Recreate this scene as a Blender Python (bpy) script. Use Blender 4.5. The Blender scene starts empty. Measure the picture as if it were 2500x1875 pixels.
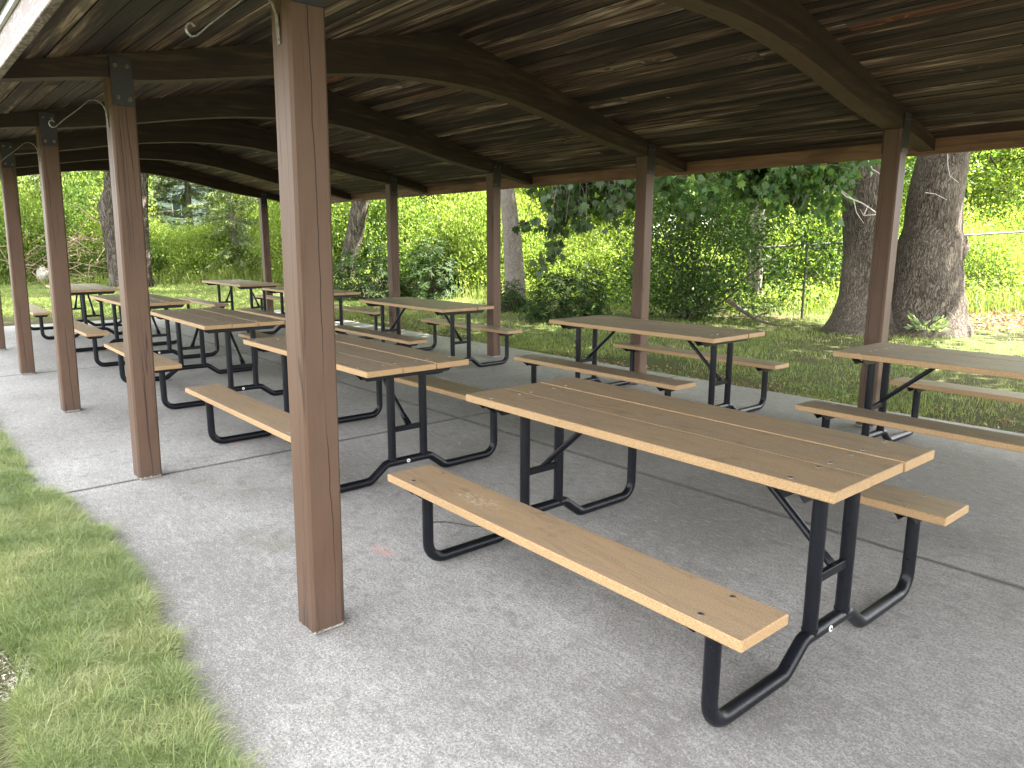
import bpy, math, random
import numpy as np
from mathutils import Vector, Matrix

random.seed(7)
rng = np.random.default_rng(11)
S = bpy.context.scene
COL = S.collection
R = math.radians

# ------------------------------------------------------------------ camera frame
CX, CY, CZ = -2.529, -1.2004, 1.5146
YAW, PITCH, ROLL = 0.7143, 0.1929, 0.0028
N2 = (math.cos(YAW), math.sin(YAW))          # horizontal viewing direction
def at(depth, lat, z=0.0):
    """a ground place given as metres ahead of / to the right of where the photographer stood"""
    return (CX + N2[0]*depth - N2[1]*lat, CY + N2[1]*depth + N2[0]*lat, z)

# ------------------------------------------------------------------ mesh helpers
class MB:
    def __init__(self):
        self.v = []; self.f = []; self.m = []; self.a = []; self.n = 0
    def add(self, verts, faces, mat=0, attr=0.0):
        o = self.n
        self.v.extend([tuple(p) for p in verts]); self.n += len(verts)
        for fc in faces:
            self.f.append(tuple(i+o for i in fc)); self.m.append(mat); self.a.append(attr)
    def box(self, x0, x1, y0, y1, z0, z1, mat=0, attr=0.0, bevel=0.0):
        if bevel <= 0:
            vs = [(x,y,z) for x in (x0,x1) for y in (y0,y1) for z in (z0,z1)]
            fs = [(0,1,3,2),(4,6,7,5),(0,4,5,1),(2,3,7,6),(0,2,6,4),(1,5,7,3)]
            self.add(vs, fs, mat, attr); return
        b = bevel; vs = []; idx = {}
        for i,x in enumerate((x0,x1)):
            for j,y in enumerate((y0,y1)):
                for k,z in enumerate((z0,z1)):
                    sx = 1 if i==0 else -1; sy = 1 if j==0 else -1; sz = 1 if k==0 else -1
                    idx[i,j,k,0] = len(vs); vs.append((x, y+sy*b, z+sz*b))
                    idx[i,j,k,1] = len(vs); vs.append((x+sx*b, y, z+sz*b))
                    idx[i,j,k,2] = len(vs); vs.append((x+sx*b, y+sy*b, z))
        fs = []
        for i in (0,1): fs.append([idx[i,0,0,0],idx[i,1,0,0],idx[i,1,1,0],idx[i,0,1,0]])
        for j in (0,1): fs.append([idx[0,j,0,1],idx[1,j,0,1],idx[1,j,1,1],idx[0,j,1,1]])
        for k in (0,1): fs.append([idx[0,0,k,2],idx[1,0,k,2],idx[1,1,k,2],idx[0,1,k,2]])
        for i in (0,1):
            for j in (0,1): fs.append([idx[i,j,0,0],idx[i,j,0,1],idx[i,j,1,1],idx[i,j,1,0]])
        for i in (0,1):
            for k in (0,1): fs.append([idx[i,0,k,0],idx[i,0,k,2],idx[i,1,k,2],idx[i,1,k,0]])
        for j in (0,1):
            for k in (0,1): fs.append([idx[0,j,k,1],idx[0,j,k,2],idx[1,j,k,2],idx[1,j,k,1]])
        for i in (0,1):
            for j in (0,1):
                for k in (0,1): fs.append([idx[i,j,k,0],idx[i,j,k,1],idx[i,j,k,2]])
        c = Vector(((x0+x1)/2,(y0+y1)/2,(z0+z1)/2)); out = []
        for fc in fs:
            p = [Vector(vs[q]) for q in fc]; nn = (p[1]-p[0]).cross(p[2]-p[0])
            if nn.dot(sum(p, Vector())/len(p) - c) < 0: fc = fc[::-1]
            out.append(fc)
        self.add(vs, out, mat, attr)
    def tube(self, pts, rad, seg=12, mat=0, cap=True, attr=0.0, wob=0.0):
        P = [Vector(p) for p in pts]; n = len(P)
        rr = rad if hasattr(rad, '__len__') else [rad]*n
        up = None; rings = []
        for i in range(n):
            d = (P[min(i+1,n-1)] - P[max(i-1,0)])
            d = d.normalized() if d.length > 1e-9 else Vector((0,0,1))
            if up is None:
                up = d.orthogonal().normalized()
            up = (up - d*up.dot(d))
            up = up.normalized() if up.length > 1e-6 else d.orthogonal().normalized()
            w = d.cross(up); ring = []
            for k in range(seg):
                t = 2*math.pi*k/seg
                q = rr[i]*(1 + (random.uniform(-wob, wob) if wob else 0))
                ring.append(P[i] + (up*math.cos(t) + w*math.sin(t))*q)
            rings.append(ring)
        vs = [p for r_ in rings for p in r_]; fs = []
        for i in range(n-1):
            for k in range(seg):
                a = i*seg+k; b = i*seg+(k+1)%seg
                fs.append((a, b, b+seg, a+seg))
        if cap:
            fs.append(tuple(range(seg))[::-1]); fs.append(tuple((n-1)*seg+k for k in range(seg)))
        self.add(vs, fs, mat, attr)
    def cyl(self, c, axis, r, h, seg=8, mat=0):
        c = Vector(c); a = Vector(axis).normalized()
        self.tube([c, c+a*h], r, seg, mat)
    def build(self, name, mats, parent=None, smooth=False, attr_name=None, sharp=35):
        me = bpy.data.meshes.new(name)
        me.from_pydata(self.v, [], self.f)
        for m in (mats if isinstance(mats, (list, tuple)) else [mats]): me.materials.append(m)
        if any(self.m): me.polygons.foreach_set('material_index', self.m)
        if attr_name:
            a = me.attributes.new(attr_name, 'FLOAT', 'FACE'); a.data.foreach_set('value', self.a)
        if smooth:
            me.polygons.foreach_set('use_smooth', [True]*len(self.f))
            try: me.set_sharp_from_angle(angle=R(sharp))
            except Exception: pass
        me.update()
        o = bpy.data.objects.new(name, me); COL.objects.link(o)
        if parent: o.parent = parent
        return o

def np_mesh(name, V, F, mats, parent=None, smooth=False, mi=None):
    """V (n,3) array, F (m,k) array of equal-sized faces"""
    me = bpy.data.meshes.new(name)
    V = np.asarray(V, np.float32); F = np.asarray(F, np.int32)
    me.vertices.add(len(V)); me.vertices.foreach_set('co', V.ravel())
    k = F.shape[1]
    me.loops.add(F.size); me.loops.foreach_set('vertex_index', F.ravel())
    me.polygons.add(len(F))
    me.polygons.foreach_set('loop_start', np.arange(0, F.size, k, dtype=np.int32))
    if smooth: me.polygons.foreach_set('use_smooth', np.ones(len(F), bool))
    for m in (mats if isinstance(mats, (list, tuple)) else [mats]): me.materials.append(m)
    if mi is not None: me.polygons.foreach_set('material_index', np.asarray(mi, np.int32))
    me.update(calc_edges=True); me.validate()
    o = bpy.data.objects.new(name, me); COL.objects.link(o)
    if parent: o.parent = parent
    return o

def empty(name, loc=(0,0,0), rz=0.0):
    o = bpy.data.objects.new(name, None); COL.objects.link(o)
    o.location = loc; o.rotation_euler = (0,0,rz); o.empty_display_size = 0.2
    return o
def tag(o, label=None, cat=None, group=None, kind=None):
    if label: o['label'] = label
    if cat: o['category'] = cat
    if group: o['group'] = group
    if kind: o['kind'] = kind
    return o
def copy_tree(o, parent=None):
    c = o.copy(); COL.objects.link(c)
    if parent: c.parent = parent
    for ch in list(o.children): copy_tree(ch, c)
    return c

# ------------------------------------------------------------------ node helpers
class NT:
    def __init__(self, name):
        self.m = bpy.data.materials.new(name); self.m.use_nodes = True
        self.t = self.m.node_tree; self.t.nodes.clear()
        self.out = self.t.nodes.new('ShaderNodeOutputMaterial')
    def n(self, typ, **kw):
        nd = self.t.nodes.new(typ)
        for k, v in kw.items():
            if k in ('ins',):
                for i, val in v.items(): self.set(nd, i, val)
            else: setattr(nd, k, v)
        return nd
    def set(self, nd, i, val):
        s = nd.inputs[i]
        if isinstance(val, bpy.types.NodeSocket): self.t.links.new(val, s)
        else:
            if s.type == 'RGBA' and hasattr(val, '__len__') and len(val) == 3: val = (*val, 1)
            s.default_value = val
    def coord(self, kind='Object'): return self.n('ShaderNodeTexCoord').outputs[kind]
    def mapping(self, vec, scale=(1,1,1), loc=(0,0,0), rot=(0,0,0)):
        return self.n('ShaderNodeMapping', ins={0: vec, 1: loc, 2: rot, 3: scale}).outputs[0]
    def noise(self, vec, scale=5, detail=4, rough=.55, dist=0.0, out=0):
        nd = self.n('ShaderNodeTexNoise', ins={'Vector': vec, 'Scale': scale, 'Detail': detail, 'Roughness': rough, 'Distortion': dist})
        return nd.outputs[out]
    def vor(self, vec, scale=5, feature='F1', out=0, rnd=1.0):
        nd = self.n('ShaderNodeTexVoronoi', feature=feature); self.set(nd, 'Vector', vec); self.set(nd, 'Scale', scale); self.set(nd, 'Randomness', rnd)
        return nd.outputs[out]
    def math(self, op, a, b=0.0, c=0.0, clamp=False):
        nd = self.n('ShaderNodeMath', operation=op, use_clamp=clamp); self.set(nd, 0, a); self.set(nd, 1, b)
        if len(nd.inputs) > 2: self.set(nd, 2, c)
        return nd.outputs[0]
    def ramp(self, fac, stops, interp='LINEAR'):
        nd = self.n('ShaderNodeValToRGB'); cr = nd.color_ramp; cr.interpolation = interp
        while len(cr.elements) > 1: cr.elements.remove(cr.elements[-1])
        for i, (p, c) in enumerate(stops):
            e = cr.elements[0] if i == 0 else cr.elements.new(p)
            e.position = p
            e.color = (*c, 1) if hasattr(c, '__len__') else (c, c, c, 1)
        self.set(nd, 0, fac); return nd.outputs[0]
    def mix(self, fac, a, b, blend='MIX'):
        nd = self.n('ShaderNodeMix', data_type='RGBA', blend_type=blend)
        self.set(nd, 0, fac); self.set(nd, 6, a); self.set(nd, 7, b); return nd.outputs[2]
    def sep(self, vec): return self.n('ShaderNodeSeparateXYZ', ins={0: vec}).outputs
    def comb(self, x, y, z): return self.n('ShaderNodeCombineXYZ', ins={0: x, 1: y, 2: z}).outputs[0]
    def bump(self, h, strength=.3, dist=.01, normal=None):
        nd = self.n('ShaderNodeBump', ins={'Strength': strength, 'Distance': dist, 'Height': h})
        if normal is not None: self.set(nd, 'Normal', normal)
        return nd.outputs[0]
    def pbsdf(self, color, rough=.6, spec=.4, normal=None, metal=0.0, coat=0.0):
        nd = self.n('ShaderNodeBsdfPrincipled', ins={'Base Color': color, 'Roughness': rough, 'Specular IOR Level': spec, 'Metallic': metal, 'Coat Weight': coat})
        if normal is not None: self.set(nd, 'Normal', normal)
        return nd.outputs[0]
    def done(self, shader):
        self.t.links.new(shader, self.out.inputs[0]); return self.m

M = {}
# --- painted post
def mk_post():
    t = NT('brown_post_paint'); co = t.coord(); oi = t.n('ShaderNodeObjectInfo').outputs['Random']
    off = t.comb(t.math('MULTIPLY', oi, 37.0), t.math('MULTIPLY', oi, 91.0), t.math('MULTIPLY', oi, 17.0))
    v = t.n('ShaderNodeVectorMath', operation='ADD', ins={0: co, 1: off}).outputs[0]
    grain = t.noise(t.mapping(v, (60, 60, 3)), 2.2, 4, .6)
    blot = t.noise(t.mapping(v, (4, 4, 1.2)), 2, 3)
    col = t.mix(t.ramp(blot, [(.3, 0), (.7, 1)]), (.080, .045, .029), (.104, .062, .041))
    col = t.mix(t.ramp(grain, [(.35, 0), (.75, 1)]), col, (.094, .060, .043))
    cn = t.noise(t.mapping(v, (11, 11, .22)), 1.6, 2, .4, .04)
    crack = t.ramp(t.math('ABSOLUTE', t.math('SUBTRACT', cn, .5)), [(0.0, 1), (.006, .8), (.013, 0)])
    gate = t.ramp(t.noise(t.mapping(v, (5, 5, .9)), 1.3, 1), [(.48, 0), (.56, 1)])
    crack = t.math('MULTIPLY', crack, gate)
    col = t.mix(t.math('MULTIPLY', crack, .8), col, (.025, .015, .012))
    xx, yy, z = t.sep(co)
    def check(c, k, wd):
        wob = t.math('MULTIPLY', t.math('SUBTRACT', t.noise(t.comb(t.math('MULTIPLY', oi, 77.0*k), 0.0, t.math('MULTIPLY', z, 1.6)), 1.0, 4, .6), .5), .05)
        p0 = t.math('MULTIPLY', t.math('SUBTRACT', t.math('FRACT', t.math('MULTIPLY', oi, 13.7*k)), .5), .07)
        d = t.math('ABSOLUTE', t.math('SUBTRACT', t.math('SUBTRACT', c, p0), wob))
        w = t.math('MULTIPLY', t.ramp(t.noise(t.comb(t.math('MULTIPLY', oi, 31.0*k), 0.0, z), 1.3, 2), [(.36, 0), (.52, 1)]), wd)
        return t.math('LESS_THAN', d, w)
    chk = t.math('MAXIMUM', check(yy, 1.0, .0019), check(xx, 2.3, .0013))
    col = t.mix(t.math('MULTIPLY', chk, .9), col, (.018, .011, .009))
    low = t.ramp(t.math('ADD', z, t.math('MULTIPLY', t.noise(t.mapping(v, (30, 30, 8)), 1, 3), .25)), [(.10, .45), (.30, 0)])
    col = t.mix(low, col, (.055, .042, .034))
    edge = t.math('ADD', z, t.math('MULTIPLY', t.math('SUBTRACT', t.noise(t.mapping(v, (40, 40, 40)), 2, 3), .5), .03))
    worn = t.ramp(edge, [(.010, 1), (.018, 0)])
    col = t.mix(worn, col, (.42, .40, .36))
    h = t.math('SUBTRACT', t.math('SUBTRACT', t.math('MULTIPLY', grain, .3), crack), chk)
    return t.done(t.pbsdf(col, .55, .2, t.bump(h, .5, .004)))
M['post'] = mk_post()

# --- weathered deck and glulam
def mk_deck():
    t = NT('weathered_roof_boards'); co = t.coord()
    a = t.n('ShaderNodeAttribute', attribute_name='board').outputs['Fac']
    wn = t.n('ShaderNodeTexWhiteNoise', noise_dimensions='1D'); t.set(wn, 'W', a)
    r1 = wn.outputs['Value']; rc = t.sep(wn.outputs['Color'])
    x, y, z = t.sep(co)
    v = t.comb(t.math('ADD', x, t.math('MULTIPLY', r1, 53.0)), t.math('ADD', y, t.math('MULTIPLY', rc[1], 31.0)), t.math('MULTIPLY', rc[2], 9.0))
    warp = t.noise(t.mapping(v, (.9, 5, 1)), 1.5, 2)
    # knots pull the grain round themselves
    kv = t.mapping(v, (2.0, 4.4, 1))
    kd = t.vor(kv, 1.3); kr = t.sep(t.vor(kv, 1.3, out=1))[0]
    has = t.ramp(kr, [(.50, 0), (.52, 1)])
    pull = t.math('MULTIPLY', has, t.ramp(kd, [(0, 1), (.28, 0)]))
    vg = t.comb(t.sep(v)[0], t.math('ADD', t.sep(v)[1], t.math('ADD', t.math('MULTIPLY', warp, .035), t.math('MULTIPLY', pull, .05))), t.sep(v)[2])
    grain = t.noise(t.mapping(vg, (.9, 40, 1)), 2.0, 4, .6)
    stain = t.noise(t.mapping(vg, (.42, 9, 1)), 1.5, 5, .62)
    base = t.ramp(r1, [(0, (.024, .0145, .0100)), (.35, (.052, .031, .021)), (.7, (.085, .054, .037)), (.86, (.125, .088, .062)), (1, (.185, .140, .100))])
    pale = t.math('ADD', stain, t.math('MULTIPLY', t.math('SUBTRACT', rc[1], .5), .16))
    col = t.mix(t.ramp(pale, [(.50, 0), (.57, 1)]), base, (.200, .130, .081))
    col = t.mix(t.ramp(pale, [(.605, 0), (.645, 1)]), col, (.44, .34, .235))
    dark = t.ramp(t.noise(t.mapping(v, (.45, 6, 1)), 1.2, 3), [(.40, .85), (.54, 0)])
    col = t.mix(dark, col, (.016, .0105, .0085))
    red = t.math('MULTIPLY', t.ramp(rc[0], [(.972, 0), (.975, 1)], 'CONSTANT'), t.ramp(stain, [(.48, 0), (.60, 1)]))
    col = t.mix(t.math('MULTIPLY', red, .9), col, (.30, .105, .042))
    rg = t.noise(t.mapping(vg, (.30, 4.6, 1)), 1.3, 1, .4)
    rings = t.math('SINE', t.math('MULTIPLY', rg, 95.0))
    col = t.mix(t.ramp(rings, [(.25, 0), (.8, .5)]), col, (.016, .011, .009))
    col = t.mix(t.ramp(grain, [(.38, .72), (.56, 0)]), col, (.013, .009, .0075))
    kn = t.math('MULTIPLY', has, t.ramp(kd, [(.05, 1), (.08, 0)]))
    ring = t.math('MULTIPLY', has, t.ramp(kd, [(.055, 0), (.085, 1), (.15, 0)]))
    col = t.mix(t.math('MULTIPLY', ring, .75), col, (.012, .008, .006))
    col = t.mix(kn, col, t.mix(t.ramp(kr, [(.6, 0), (.85, 1)]), (.05, .028, .016), (.34, .17, .075)))
    h = t.math('ADD', grain, t.math('MULTIPLY', kn, .6))
    return t.done(t.pbsdf(col, .62, .3, t.bump(h, .5, .004)))
M['deck'] = mk_deck()
def mk_beam():
    t = NT('dark_glulam'); co = t.coord()
    a = t.n('ShaderNodeAttribute', attribute_name='lam').outputs['Fac']
    x, y, z = t.sep(co)
    oi = t.n('ShaderNodeObjectInfo').outputs['Random']
    v = t.comb(t.math('ADD', x, t.math('MULTIPLY', oi, 19.0)), t.math('ADD', y, t.math('MULTIPLY', a, 7.3)), t.math('ADD', z, a))
    grain = t.noise(t.mapping(v, (30, 1.2, 34)), 2, 5, .62, .3)
    stain = t.noise(t.mapping(v, (2, .8, 5)), 1.7, 3)
    wn = t.n('ShaderNodeTexWhiteNoise', noise_dimensions='1D'); t.set(wn, 'W', a)
    base = t.mix(wn.outputs['Value'], (.015, .0080, .0050), (.027, .0146, .0088))
    col = t.mix(t.ramp(stain, [(.52, 0), (.72, 1)]), base, (.066, .040, .022))
    col = t.mix(t.ramp(grain, [(.36, .7), (.58, 0)]), col, (.012, .008, .006))
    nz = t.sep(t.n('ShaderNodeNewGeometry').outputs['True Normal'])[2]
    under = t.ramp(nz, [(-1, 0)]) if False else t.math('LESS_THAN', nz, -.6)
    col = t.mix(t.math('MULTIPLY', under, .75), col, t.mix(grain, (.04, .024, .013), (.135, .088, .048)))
    return t.done(t.pbsdf(col, .6, .3, t.bump(grain, .4, .004)))
M['beam'] = mk_beam()
def mk_wood(name, c0, c1, dark, scale=(1.0, 26, 26), rough=.6):
    t = NT(name); co = t.coord()
    w = t.noise(t.mapping(co, (.8, 3, 3)), 1.5, 2)
    x, y, z = t.sep(co)
    v = t.comb(x, y, t.math('ADD', z, t.math('MULTIPLY', w, .12)))
    g = t.noise(t.mapping(v, scale), 2.0, 5, .6)
    col = t.mix(t.ramp(g, [(.3, 0), (.7, 1)]), c0, c1)
    st = t.noise(t.mapping(co, (.7, 3, 3)), 2.4, 4)
    col = t.mix(t.ramp(st, [(.5, 0), (.72, .8)]), col, dark)
    return t.done(t.pbsdf(col, rough, .3, t.bump(g, .35, .004)))
M['fascia'] = mk_wood('brown_stained_fascia', (.105, .055, .029), (.215, .122, .066), (.040, .021, .013))
def mk_fascia_out():
    t = NT('peeling_fascia_paint'); co = t.coord()
    w = t.noise(t.mapping(co, (3, 3, 7)), 2, 3)
    n1 = t.noise(t.mapping(co, (2.6, 5, 8)), 2.2, 5, .6, 1.2)
    veins = t.ramp(t.math('ABSOLUTE', t.math('SUBTRACT', n1, .5)), [(0, 1), (.02, .8), (.06, 0)])
    col = t.mix(w, (.085, .056, .045), (.120, .084, .068))
    col = t.mix(t.math('MULTIPLY', veins, .8), col, (.30, .27, .25))
    return t.done(t.pbsdf(col, .55, .35, t.bump(veins, .3, .003)))
M['fascia_out'] = mk_fascia_out()

# --- recycled planks
def mk_plank():
    t = NT('recycled_tan_plank'); co = t.coord('Object'); oi = t.n('ShaderNodeObjectInfo').outputs['Random']
    x, y, z = t.sep(co)
    pid = t.math('FLOOR', t.math('MULTIPLY', t.math('ADD', y, 3.0), 3.97))
    off = t.math('ADD', t.math('MULTIPLY', oi, 83.0), t.math('MULTIPLY', pid, 7.7))
    v = t.comb(t.math('ADD', x, off), t.math('ADD', y, t.math('MULTIPLY', oi, 11.0)), z)
    warp = t.noise(t.mapping(v, (1.5, 4, 4)), 1.6, 2)
    vg = t.comb(t.sep(v)[0], t.math('ADD', t.sep(v)[1], t.math('MULTIPLY', warp, .22)), z)
    streak = t.noise(t.mapping(vg, (1.1, 22, 22)), 2.2, 6, .68)
    blot = t.noise(t.mapping(v, (1.3, 4.5, 4)), 1.8, 4)
    speck = t.noise(v, 190, 2, .6)
    speck2 = t.noise(v, 420, 1, .5)
    nz = t.sep(t.n('ShaderNodeNewGeometry').outputs['Normal'])[2]
    top = t.ramp(nz, [(.75, 0), (.95, 1)])
    side = t.mix(t.ramp(speck, [(.36, 0), (.66, 1)]), (.29, .178, .084), (.44, .290, .150))
    at_ = t.n('ShaderNodeAttribute', attribute_type='OBJECT', attribute_name='["wear"]').outputs['Fac']
    tan = t.mix(t.ramp(speck, [(.36, 0), (.68, 1)]), (.280, .186, .102), (.405, .284, .168))
    grey = t.mix(t.ramp(speck, [(.36, 0), (.68, 1)]), (.195, .155, .113), (.295, .245, .188))
    wv = t.math('ADD', at_, t.math('MULTIPLY', t.math('SUBTRACT', blot, .5), 1.3), clamp=True)
    topc = t.mix(wv, tan, grey)
    topc = t.mix(t.ramp(streak, [(.50, 0), (.72, .42)]), topc, (.135, .090, .055))
    topc = t.mix(t.ramp(speck2, [(.66, 0), (.74, .55)]), topc, (.56, .46, .33))
    sc = t.n('ShaderNodeAttribute', attribute_type='OBJECT', attribute_name='["scuff"]').outputs['Fac']
    sd = t.n('ShaderNodeVectorMath', operation='LENGTH', ins={0: t.mapping(co, (5.5, 14, 0), (-.40*5.5, -.72*14, 0))}).outputs['Value']
    scr = t.ramp(t.noise(t.mapping(co, (22, 120, 1), rot=(0, 0, .35)), 1.4, 3, .6, .4), [(.52, 0), (.60, 1)])
    topc = t.mix(t.math('MULTIPLY', t.math('MULTIPLY', t.math('MULTIPLY', scr, sc), t.ramp(sd, [(.4, 1), (1, 0)])), .75), topc, (.62, .54, .42))
    spill = t.ramp(t.noise(t.mapping(v, (3.2, 5, 4)), 2.0, 4, .6), [(.60, 0), (.70, .38)])
    topc = t.mix(spill, topc, (.105, .078, .055))
    col = t.mix(top, side, topc)
    col = t.mix(t.math('MULTIPLY', oi, .22), col, t.mix(1.0, col, (.66, .68, .72), 'MULTIPLY'))
    ex = t.math('GREATER_THAN', t.math('ABSOLUTE', t.sep(t.n('ShaderNodeNewGeometry').outputs['Normal'])[0]), 5.0)
    rough = t.mix(top, (.62,)*3, t.ramp(streak, [(.3, .46), (.7, .60)]))
    h = t.math('ADD', t.math('MULTIPLY', speck, .6), t.math('MULTIPLY', streak, .5))
    return t.done(t.pbsdf(col, rough, .4, t.bump(h, .28, .002)))
M['plank'] = mk_plank()
def mk_black():
    t = NT('black_powder_coat'); co = t.coord()
    n = t.noise(co, 60, 3); n2 = t.noise(co, 9, 3)
    col = t.mix(t.ramp(n2, [(.3, 0), (.7, 1)]), (.0042, .0050, .0078), (.0068, .0078, .0112))
    dust = t.math('MULTIPLY', t.ramp(t.noise(co, 230, 1), [(.70, 0), (.76, 1)]), .35)
    col = t.mix(dust, col, (.12, .11, .10))
    return t.done(t.pbsdf(col, t.ramp(n, [(.3, .27), (.7, .38)]), .24, t.bump(n, .08, .002)))
M['black'] = mk_black()
def plain(name, c, rough=.5, metal=0.0, nscale=40, var=.25):
    t = NT(name); co = t.coord(); n = t.noise(co, nscale, 4)
    c2 = tuple(q*(1-var) for q in c)
    col = t.mix(t.ramp(n, [(.3, 0), (.7, 1)]), c2, c)
    return t.done(t.pbsdf(col, rough, .45, t.bump(n, .1, .003), metal))
M['steel'] = plain('dark_steel_plate', (.028, .026, .030), .5, .3)
M['bolt'] = plain('zinc_bolt', (.42, .40, .37), .38, .9, 90)
M['old_bolt'] = plain('rusty_bolt', (.15, .125, .105), .5, .7, 90)
M['sticker'] = plain('white_washer', (.75, .75, .73), .5)
M['iron'] = plain('weathered_iron', (.20, .185, .155), .55, .5, 60, .5)
M['groove'] = plain('groove_dirt_shade', (.010, .008, .007), .95)  # dirt of the board grooves, with their shade put into the colour
M['shingle'] = plain('roof_shingle', (.10, .095, .09), .85, 0, 25)
M['drip'] = plain('aluminium_drip_edge', (.62, .66, .70), .35, .4)
M['galv'] = plain('galvanised_pipe', (.13, .125, .115), .6, .3, 30)
M['rock'] = plain('pale_boulder', (.56, .52, .46), .8, 0, 12, .35)
M['siding'] = plain('pale_blue_siding', (.36, .44, .48), .6, 0, 3, .1)
M['glass_dark'] = plain('window_glass', (.05, .07, .08), .08, 0, 3)
M['white_trim'] = plain('white_trim', (.72, .72, .70), .5)

def mk_concrete():
    t = NT('worn_concrete'); co = t.coord()
    x, y, z = t.sep(co)
    big = t.noise(co, .55, 4, .55); mid = t.noise(co, 4.2, 6, .68); brush = t.noise(t.mapping(co, (3.5, 26, 1), rot=(0, 0, .5)), 2, 4, .6)
    fine = t.noise(co, 95, 3, .7)
    agg = t.vor(co, 150); aggc = t.sep(t.vor(co, 150, out=1))[0]
    agg2 = t.vor(co, 62); agg2c = t.sep(t.vor(co, 62, out=1))[0]
    # rubbed, aggregate-exposed strip along the open edge of the slab; smoother further in
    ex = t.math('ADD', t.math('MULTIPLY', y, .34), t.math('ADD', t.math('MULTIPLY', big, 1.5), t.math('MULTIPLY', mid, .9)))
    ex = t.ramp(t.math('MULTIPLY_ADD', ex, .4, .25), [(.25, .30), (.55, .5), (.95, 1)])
    col = t.mix(t.ramp(mid, [(.3, 0), (.7, 1)]), (.300, .292, .279), (.392, .384, .370))
    col = t.mix(t.ramp(big, [(.40, .75), (.60, 0)]), col, (.185, .176, .163))
    col = t.mix(t.ramp(fine, [(.40, .75), (.56, 0)]), col, (.120, .114, .105))
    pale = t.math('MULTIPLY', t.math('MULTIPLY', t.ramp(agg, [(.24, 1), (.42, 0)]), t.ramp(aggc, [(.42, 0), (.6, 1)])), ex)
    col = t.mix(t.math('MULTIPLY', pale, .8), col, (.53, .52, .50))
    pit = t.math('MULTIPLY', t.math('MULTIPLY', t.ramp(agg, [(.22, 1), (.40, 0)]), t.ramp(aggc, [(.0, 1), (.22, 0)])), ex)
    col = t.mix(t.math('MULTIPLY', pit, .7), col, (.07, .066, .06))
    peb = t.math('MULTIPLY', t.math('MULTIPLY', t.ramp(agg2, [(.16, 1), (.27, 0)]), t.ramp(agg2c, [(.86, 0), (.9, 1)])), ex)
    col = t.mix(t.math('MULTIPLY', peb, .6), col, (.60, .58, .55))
    rub = t.math('MULTIPLY', t.ramp(brush, [(.56, 0), (.74, 1)]), t.ramp(t.noise(co, 1.1, 3), [(.5, 0), (.62, 1)]))
    col = t.mix(t.math('MULTIPLY', rub, .5), col, (.46, .45, .44))
    moss = t.math('MULTIPLY', t.ramp(t.noise(co, 1.6, 4), [(.6, 0), (.76, 1)]), t.ramp(t.math('ADD', y, 1.3), [(.1, 0), (1.1, 1)]))
    col = t.mix(t.math('MULTIPLY', moss, .32), col, (.15, .145, .06))
    def near(c, p):
        return t.math('ABSOLUTE', t.math('SUBTRACT', c, p))
    jd = t.math('MINIMUM', t.math('MINIMUM', near(x, -2.49), near(x, 2.455)), t.math('MINIMUM', near(x, 7.41), near(y, -2.505)))
    jd = t.math('SUBTRACT', jd, t.math('MULTIPLY', t.noise(co, 30, 3), .022))
    col = t.mix(t.ramp(jd, [(0, .75), (.022, 0)]), col, (.075, .07, .06))
    mott = t.noise(t.mapping(co, (9, 22, 1), rot=(0, 0, .45)), 1.6, 5, .7)
    col = t.mix(t.ramp(mott, [(.50, 0), (.70, .55)]), col, (.165, .158, .148))
    col = t.mix(t.ramp(mott, [(.30, .5), (.46, 0)]), col, (.42, .415, .405))
    blot = t.noise(co, 11, 4, .6)
    col = t.mix(t.ramp(blot, [(.54, 0), (.68, .45)]), col, (.13, .125, .115))
    fleck = t.ramp(t.noise(co, 38, 3, .6), [(.70, 0), (.76, .7)])
    col = t.mix(fleck, col, (.07, .066, .06))
    # faded pink chalk marks
    def spot(px, py, r, ang=0):
        d = t.mapping(co, (1, 1, 1), (-px, py, 0))
        d = t.mapping(d, (1/r, 2.0/r, 1), rot=(0, 0, ang))
        l = t.n('ShaderNodeVectorMath', operation='LENGTH', ins={0: d}).outputs['Value']
        return t.math('MULTIPLY', t.ramp(l, [(.35, 1), (1, 0)]), t.ramp(t.noise(co, 36, 4), [(.42, 0), (.6, 1)]))
    pink = t.math('ADD', spot(.46, .54, .11, .6), spot(2.95, .72, .13, .3), clamp=True)
    col = t.mix(t.math('MULTIPLY', pink, .55), col, (.62, .26, .22))
    rough = t.ramp(mid, [(.3, .62), (.7, .82)])
    h = t.math('ADD', t.math('MULTIPLY', fine, .6), t.math('MULTIPLY', t.math('SUBTRACT', pale, pit), .7))
    return t.done(t.pbsdf(col, rough, .35, t.bump(h, .45, .003)))
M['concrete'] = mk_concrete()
def mk_ground():
    t = NT('lawn_soil'); co = t.coord()
    a = t.noise(co, .35, 4); b = t.noise(co, 3.5, 5, .65); c = t.noise(co, 45, 4, .7)
    col = t.mix(t.ramp(b, [(.35, 0), (.65, 1)]), (.055, .042, .026), (.10, .085, .045))
    col = t.mix(t.ramp(a, [(.4, .25), (.62, .85)]), col, (.075, .105, .030))
    col = t.mix(t.ramp(c, [(.42, .7), (.6, 0)]), col, (.025, .02, .012))
    return t.done(t.pbsdf(col, .95, .1, t.bump(c, .8, .02)))
M['ground'] = mk_ground()
M['joint'] = plain('joint_dirt', (.020, .018, .014), .95)

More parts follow.
